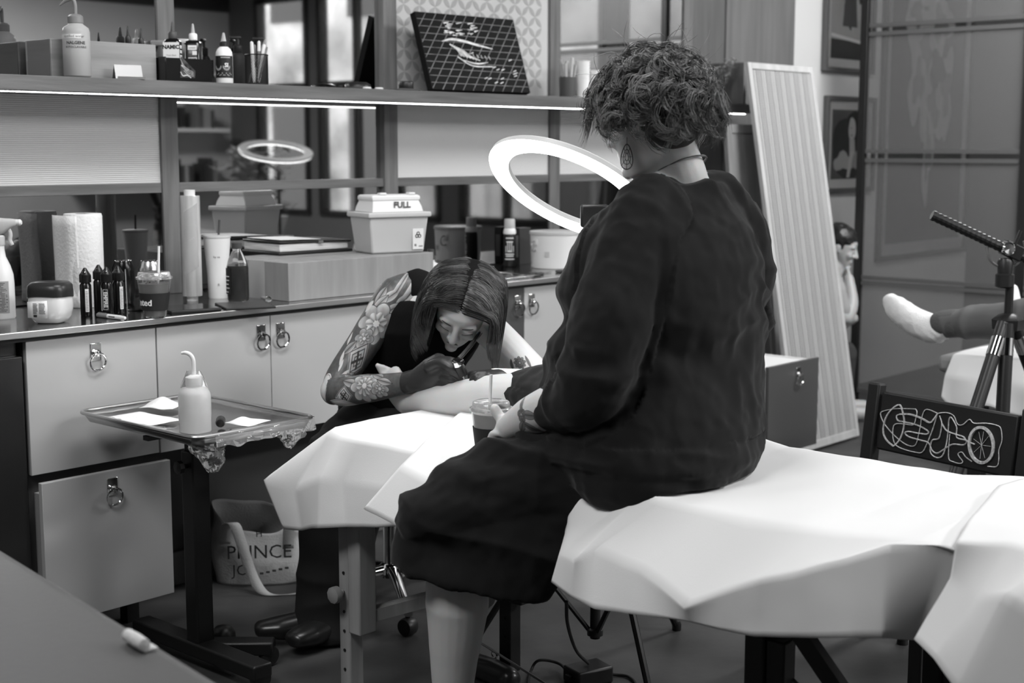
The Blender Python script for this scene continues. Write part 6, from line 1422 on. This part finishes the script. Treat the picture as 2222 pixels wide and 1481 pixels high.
# gloves
glove=M_('black_nitrile',.022,.42,bump=(60,.12)); g=MB()
limb(g,[D(886,830,3.778),D(905,824,3.76),D(935,812,3.725),D(962,800,3.70)],[(.032,.033),(.031,.032),(.044,.026),(.046,.024)],side=cv(.15,1,.2),seg=18)
for P,R in (([(955,782,3.69),(980,784,3.665),(1000,796,3.655),(1008,808,3.665)],[.0135,.0125,.0115,.0095]),([(962,800,3.685),(985,806,3.66),(1000,818,3.66),(994,828,3.675)],[.0135,.0125,.011,.009]),([(960,816,3.69),(980,822,3.67),(988,830,3.67),(976,836,3.68)],[.013,.012,.0105,.009]),([(952,829,3.70),(968,834,3.68),(974,839,3.675),(963,842,3.68)],[.0115,.0105,.0095,.008]),([(930,795,3.70),(955,786,3.675),(978,798,3.655),(990,806,3.655)],[.016,.014,.012,.010])): limb(g,[D(*p) for p in P],R,seg=12,n=4)
me=remesh(g,.0032,2); C=coords(me).astype(float); N_=normals(me); dw=np.linalg.norm(C-np.array(D(895,828,3.77)),axis=1); C+=N_*(np.exp(-(dw/.03)**2)*.0022*(ridge(C*60)-.3))[:,None]; setco(me,C)
obj('glove',me,glove,ta,smooth=180,world=True)
g=MB(); limb(g,[D(1092,824,3.725),D(1075,820,3.70),D(1050,818,3.68),D(1030,817,3.67)],[(.030,.028),(.029,.026),(.040,.018),(.042,.015)],side=FW,seg=18)
for k,(a,b,c) in enumerate((((1048,812,3.63),(1034,814,3.62),(1024,825,3.625)),((1046,813,3.65),(1030,812,3.645),(1021,825,3.65)),((1046,814,3.675),(1030,814,3.675),(1020,826,3.68)),((1048,816,3.70),(1030,818,3.70),(1018,829,3.70)))): limb(g,[D(*a),D(*b),D(*c)],[.011,.010,.0085],seg=12)
limb(g,[D(1056,815,3.65),D(1044,820,3.62),D(1036,828,3.61)],[.013,.012,.010],seg=12)
obj('glove',remesh(g,.0032,2),glove,ta,smooth=180,world=True)
# brows, lashes
mbx=MB()
for x in (-1,1):
    mbx.tube([TM@Vector(p) for p in ((x*.016,.0885,.034),(x*.026,.0895,.040),(x*.038,.086,.041),(x*.050,.076,.036))],[.0012,.0018,.0015,.0006],6)
    for k in range(9):
        u=k/8; bx,by,bz=x*(.019+.026*u),.0865-.010*u*u,.006+.001*math.sin(u*3); mbx.tube([TM@Vector((bx,by,bz)),TM@Vector((bx+x*.002*u,by+.003,bz-.004))],[.00045,.0002],4)
    mbx.tube([TM@Vector((x*(.018+.028*u),.0872-.011*u*u,.0065)) for u in np.linspace(0,1,6)],.0007,5)
obj('brows_and_lashes',mbx,M_('brow_hair',.02,.6),ta,world=True,kind='stuff')
lm=MB(); ell(lm,TM@Vector((0,.0912,-.0445)),Rt_*.017,Ft*.0030,Ut*.0022,14,6); obj('lip_line',lm,M_('lip_dark',.12,.4),ta,smooth=180,world=True)
# straight hair
sc_=MB(); ell(sc_,TM@Vector((0,-.02,.050)),Rt_*.082,Ft*.097,Ut*.086,28,16); ell(sc_,TM@Vector((0,-.055,-.005)),Rt_*.070,Ft*.05,Ut*.06,24,12)
hr=obj('hair',remesh(sc_,.006,2),M_('hair_base2',.006,.8,spec=.05),ta,smooth=180,world=True)
rnd=np.random.RandomState(5); Rn,Fn,Un=np.array(Rt_),np.array(Ft),np.array(Ut); hc=np.array(TM@Vector((0,-.015,.046))); L=[]; SHD=[]; LK={}
ea,eb,ec=.079,.098,.088; N=0
while N<6500:
    # root on the scalp: above hairline
    d=rnd.randn(3)
    if N%5==0: d[0]*=.12
    d/=np.linalg.norm(d); x,y,z=d
    if z<-.35 or (y>.62 and z<.42) or (y>.2 and z<.02) : continue
    side=1 if x>.06*(1-y*.3) else -1
    N+=1
    p=hc+Rn*x*ea+Fn*y*eb+Un*z*ec; ln=.25+.05*rnd.rand()
    if y<-.3 and z<.2: ln*=.75
    steps=20; st=ln/steps; v=Rn*side*.9+d@np.array([Rn,Fn,Un])*.25; path=[p.copy()]; clump=.5+.5*math.sin(x*23+y*17+z*11)
    for i in range(steps):
        t=i/steps; g_=np.array([0,0,-1.])
        v=v*.4+(Rn*side*(.6*max(0,1-3*t)**1.5+.0*clump)+g_*(.25+1.1*min(1,1.6*t))-Fn*.10*(1-t))*.5+rnd.randn(3)*.012
        v/=np.linalg.norm(v); q=path[-1]+v*st
        rel=q-hc; X=rel@Rn; Y=rel@Fn; Z=rel@Un; e_=math.sqrt((X/ea)**2+(Y/eb)**2+(Z/ec)**2); m=1.02+.06*clump
        if e_<m and Z>-.09: rel=rel*(m/e_); q=hc+rel; X=rel@Rn; Y=rel@Fn; Z=rel@Un
        if Y>.035 and Z<.06:
            lim=.066+.012*clump if Z>-.1 else .058
            if abs(X)<lim: X=side*lim; q=hc+Rn*X+Fn*Y+Un*Z
        if Y>.13: q=q-Fn*(Y-.13)
        path.append(q)
    A_=np.array(path); X=(A_-hc)@Rn; lo=-.082-.012*clump; hi=.098; X2=np.where(X<lo,lo+(X-lo)*.42,np.where(X>hi,hi+(X-hi)*.7,X)); L.append(A_+Rn*(X2-X)[:,None]); kk=(int(y*9+20),int(z*5+20),side); LK.setdefault(kk,rnd.rand()); SHD.append((.010+.075*LK[kk]**2)*(.5+rnd.rand()))
for q in range(40):    # one thin lock falling past the chin
    a=np.array(TM@Vector((-.064+.0*q,.06,.0)))+rnd.randn(3)*.003; b=np.array(D(955,812,3.74))+rnd.randn(3)*.004; SHD.append(.09); L.append(np.array([a+(b-a)*t+np.array([0,0,-.01*math.sin(pi*t)]) for t in np.linspace(0,1,10)]))
obj('hair_strands',strands(L,.00045,shades=SHD,tip=1.6),hair_mat('dark_blond_hair',.24),hr,smooth=180,kind='stuff')
# tattoo machine in the gloved hand
a_=D(994,792,3.64); b_=D(1008,826,3.66); d_=(a_-b_).normalized(); rot=d_.to_track_quat('Z','Y')
t=bpy.data.objects.new('tattoo_machine',None); COL.objects.link(t); t.location=b_; t.rotation_euler=rot.to_euler(); tag(t,'small black and chrome tattoo machine held in the gloved hand','tattoo machine')
obj('needle_tip',MB().lathe([(0,0),(.0025,.004),(.005,.015),(.007,.018)],14),chrome,t); obj('grip',MB().lathe([(.007,.017),(.0105,.02),(.0105,.04),(.012,.044),(.011,.05)],18),black,t); obj('motor',MB().lathe([(.011,.05),(.013,.052),(.013,.066),(.011,.069),(0,.07)],18),chrome,t); obj('cap',MB().box(-.008,.022,-.008,.008,.058,.07),blackgloss,t,bevel=.003)
# ================================================================ OTHER PEOPLE
# reclining person with white socks (only one lower leg in view)
rp_=thing('person','reclining person in grey sweatpants and white socks on the far massage table','person',(5.0,1.4,.68))
mb=MB(); heel=D(2030,722,5.06); ank=D(2052,702,5.03); knee=ank+Vector((.05,-.43,.05)); hip=Vector((5.05,1.28,.79))
limb(mb,[heel,D(1990,700,5.12),D(1945,668,5.19)],[(.034,.034),(.040,.028),(.036,.016)],side=cv(.3,.2,.9)); limb(mb,[ank,ank.lerp(knee,.5)+Vector((0,0,-.005)),knee],[.038,.055,.058]); limb(mb,[knee,hip],[.065,.085])
k2=Vector((5.22,1.70,.80)); an2=Vector((5.22,2.12,.72)); limb(mb,[an2,k2,Vector((5.18,1.28,.79))],[.038,.06,.085]); limb(mb,[an2,an2+Vector((0,.05,.06)),an2+Vector((0,.07,.14))],[(.034,.03),(.038,.026),(.034,.016)],side=(1,0,0))
limb(mb,[Vector((5.1,1.25,.79)),Vector((5.1,1.0,.80)),Vector((5.1,.75,.81)),Vector((5.1,.66,.82))],[(.16,.10),(.145,.095),(.17,.095),(.08,.06)],side=(1,0,0)); limb(mb,[Vector((4.93,.72,.80)),Vector((4.86,.95,.77)),Vector((4.95,1.18,.87))],[.05,.042,.03]); limb(mb,[Vector((5.27,.72,.80)),Vector((5.33,.95,.77)),Vector((5.24,1.18,.87))],[.05,.042,.03])
head(mb,frame(Vector((5.1,.53,.84)),Vector((1,0,0)),Vector((0,.25,.97)).normalized(),Vector((0,-.97,.25)).normalized()),1.0); limb(mb,[Vector((5.1,.66,.82)),Vector((5.1,.57,.83))],[.055,.055])
obj('body',remesh(mb,.007,2),skin_mat('skin_far',.4),rp_,smooth=180,world=True)
s=MB(); limb(s,[D(2060,705,5.02),D(2040,708,5.045),heel+ZZ*.012,D(1988,698,5.12),D(1945,668,5.19),D(1932,656,5.21)],[(.044,.044),(.045,.048),(.050,.054),(.052,.050),(.050,.040),(.042,.030)],side=cv(.3,.2,.9)); me=remesh(s,.005,2); C=coords(me).astype(float); C+=normals(me)*(.0025*(ridge(C*28)-.4))[:,None]; setco(me,C)
obj('sock',me,M_('white_sock',.8,.9,bump=(220,.5)),rp_,smooth=180,world=True); s=MB(); limb(s,[an2+Vector((0,-.03,0)),an2+Vector((0,.05,.06)),an2+Vector((0,.07,.15))],[(.042,.042),(.044,.034),(.038,.02)],side=(1,0,0)); obj('sock',remesh(s,.006,2),M_('white_sock2',.8,.9),rp_,smooth=180,world=True)
s=MB(); limb(s,[ank+(ank-knee).normalized()*.0,ank.lerp(knee,.12),ank.lerp(knee,.5),knee,hip,Vector((5.1,1.2,.79))],[.048,.056,.068,.074,.10,.12]); limb(s,[an2.lerp(k2,.1),k2,Vector((5.18,1.28,.79))],[.055,.076,.10]); limb(s,[Vector((5.1,1.3,.79)),Vector((5.1,1.1,.795))],[(.175,.115),(.165,.11)],side=(1,0,0))
me=remesh(s,.007,3); C=coords(me).astype(float); C+=normals(me)*(.007*(ridge(C*np.array([12,16,12]))-.4))[:,None]; setco(me,C); obj('sweatpants',me,M_('grey_fleece',.11,.9),rp_,smooth=180,world=True)
s=MB(); d_=(ank-knee).normalized(); limb(s,[ank+d_*.012,ank-d_*.035],[.049,.052]); obj('cuff',remesh(s,.005,1),M_('grey_rib',.09,.9,bump=(160,.5)),rp_,smooth=180,world=True)
s=MB(); limb(s,[Vector((5.1,1.15,.795)),Vector((5.1,.95,.80)),Vector((5.1,.72,.81))],[(.175,.115),(.16,.11),(.185,.105)],side=(1,0,0)); obj('shirt',remesh(s,.008,2),M_('grey_shirt',.2,.9),rp_,smooth=180,world=True)
# far person in profile beside the partition
fp=thing('person','far person with dark tied hair bending forward beside the partition','person',(6.62,3.72,0))
fd=7.35; mb=MB(); Ff=cv(.85,-.30,.35).normalized(); Uf=cv(.3,.92,.1); Uf=(Uf-Ff*Uf.dot(Ff)).normalized(); FM=frame(D(1822,541,fd),Ff.cross(Uf),Ff,Uf); head(mb,FM,.92)
HIPF=D(1748,772,fd+.12)
limb(mb,[D(1812,575,fd),D(1800,620,fd)],[.05,.055]); limb(mb,[D(1795,625,fd),D(1778,680,fd+.04),D(1760,735,fd+.09),HIPF],[(.16,.09),(.155,.10),(.15,.105),(.155,.105)],side=FW)
limb(mb,[D(1812,630,fd-.14),D(1830,690,fd-.16),D(1848,660,fd-.12),D(1842,605,fd-.06)],[.045,.04,.034,.026]); limb(mb,[D(1842,608,fd-.06),D(1838,588,fd-.03)],[(.03,.018),(.03,.012)],side=FW)
limb(mb,[D(1790,630,fd+.14),D(1810,700,fd+.14),D(1850,690,fd+.1)],[.045,.04,.03])
KN=[]
for s_ in (-.1,.1):
    h_=HIPF+FW*s_*.8; kn=D(1828,768,fd+s_-.05); KN.append((h_,kn)); limb(mb,[h_,kn],[.085,.06]); limb(mb,[kn,Vector((kn.x,kn.y,.10))],[.058,.04]); limb(mb,[Vector((kn.x,kn.y,.045)),Vector((kn.x,kn.y,.045))+RT*.12],[.04,.034])
obj('body',remesh(mb,.006,2),skin_mat('skin_far2',.38),fp,smooth=180,world=True)
s=MB(); limb(s,[D(1797,628,fd),D(1779,680,fd+.04),D(1760,735,fd+.09),HIPF],[(.165,.10),(.168,.112),(.163,.118),(.165,.118)],side=FW); limb(s,[D(1812,632,fd-.14),D(1824,672,fd-.15)],[.055,.053]); obj('shirt',remesh(s,.007,2),M_('pale_shirt',.30,.9),fp,smooth=180,world=True)
s=MB()
for h_,kn in KN: limb(s,[h_,kn],[.10,.075]); limb(s,[kn,Vector((kn.x,kn.y,.10))],[.072,.055])
obj('trousers',remesh(s,.008,2),M_('dark_trousers',.03,.9),fp,smooth=180,world=True)
s=MB(); ell(s,FM@Vector((0,-.022,.052)),Vector(FM.col[0][:3])*.080,Ff*.095,Uf*.082,24,14); ell(s,FM@Vector((0,-.06,.0)),Vector(FM.col[0][:3])*.07,Ff*.05,Uf*.065,20,10); ell(s,FM@Vector((0,-.11,.03)),Vector(FM.col[0][:3])*.03,Ff*.03,Uf*.03,14,8); me=remesh(s,.005,2); C=coords(me).astype(float); C+=normals(me)*(.004*(ridge(C*40)-.4))[:,None]; setco(me,C); obj('hair',me,M_('black_hair',.012,.4),fp,smooth=180,world=True)
t=thing('low_stool','low dark stool under the far person','stool',(HIPF.x,HIPF.y,0)); zt_=HIPF.z-.10+.012
obj('seat',MB().lathe([(0,zt_-.10),(.16,zt_-.10),(.17,zt_-.085),(.16,zt_-.07),(0,zt_-.065)],28),dgrey,t)
for k in range(4): an=.8+k*pi/2; obj('leg',MB().tube([(.10*math.cos(an),.10*math.sin(an),zt_-.10),(.14*math.cos(an),.14*math.sin(an),.004)],.012,8),black,t)
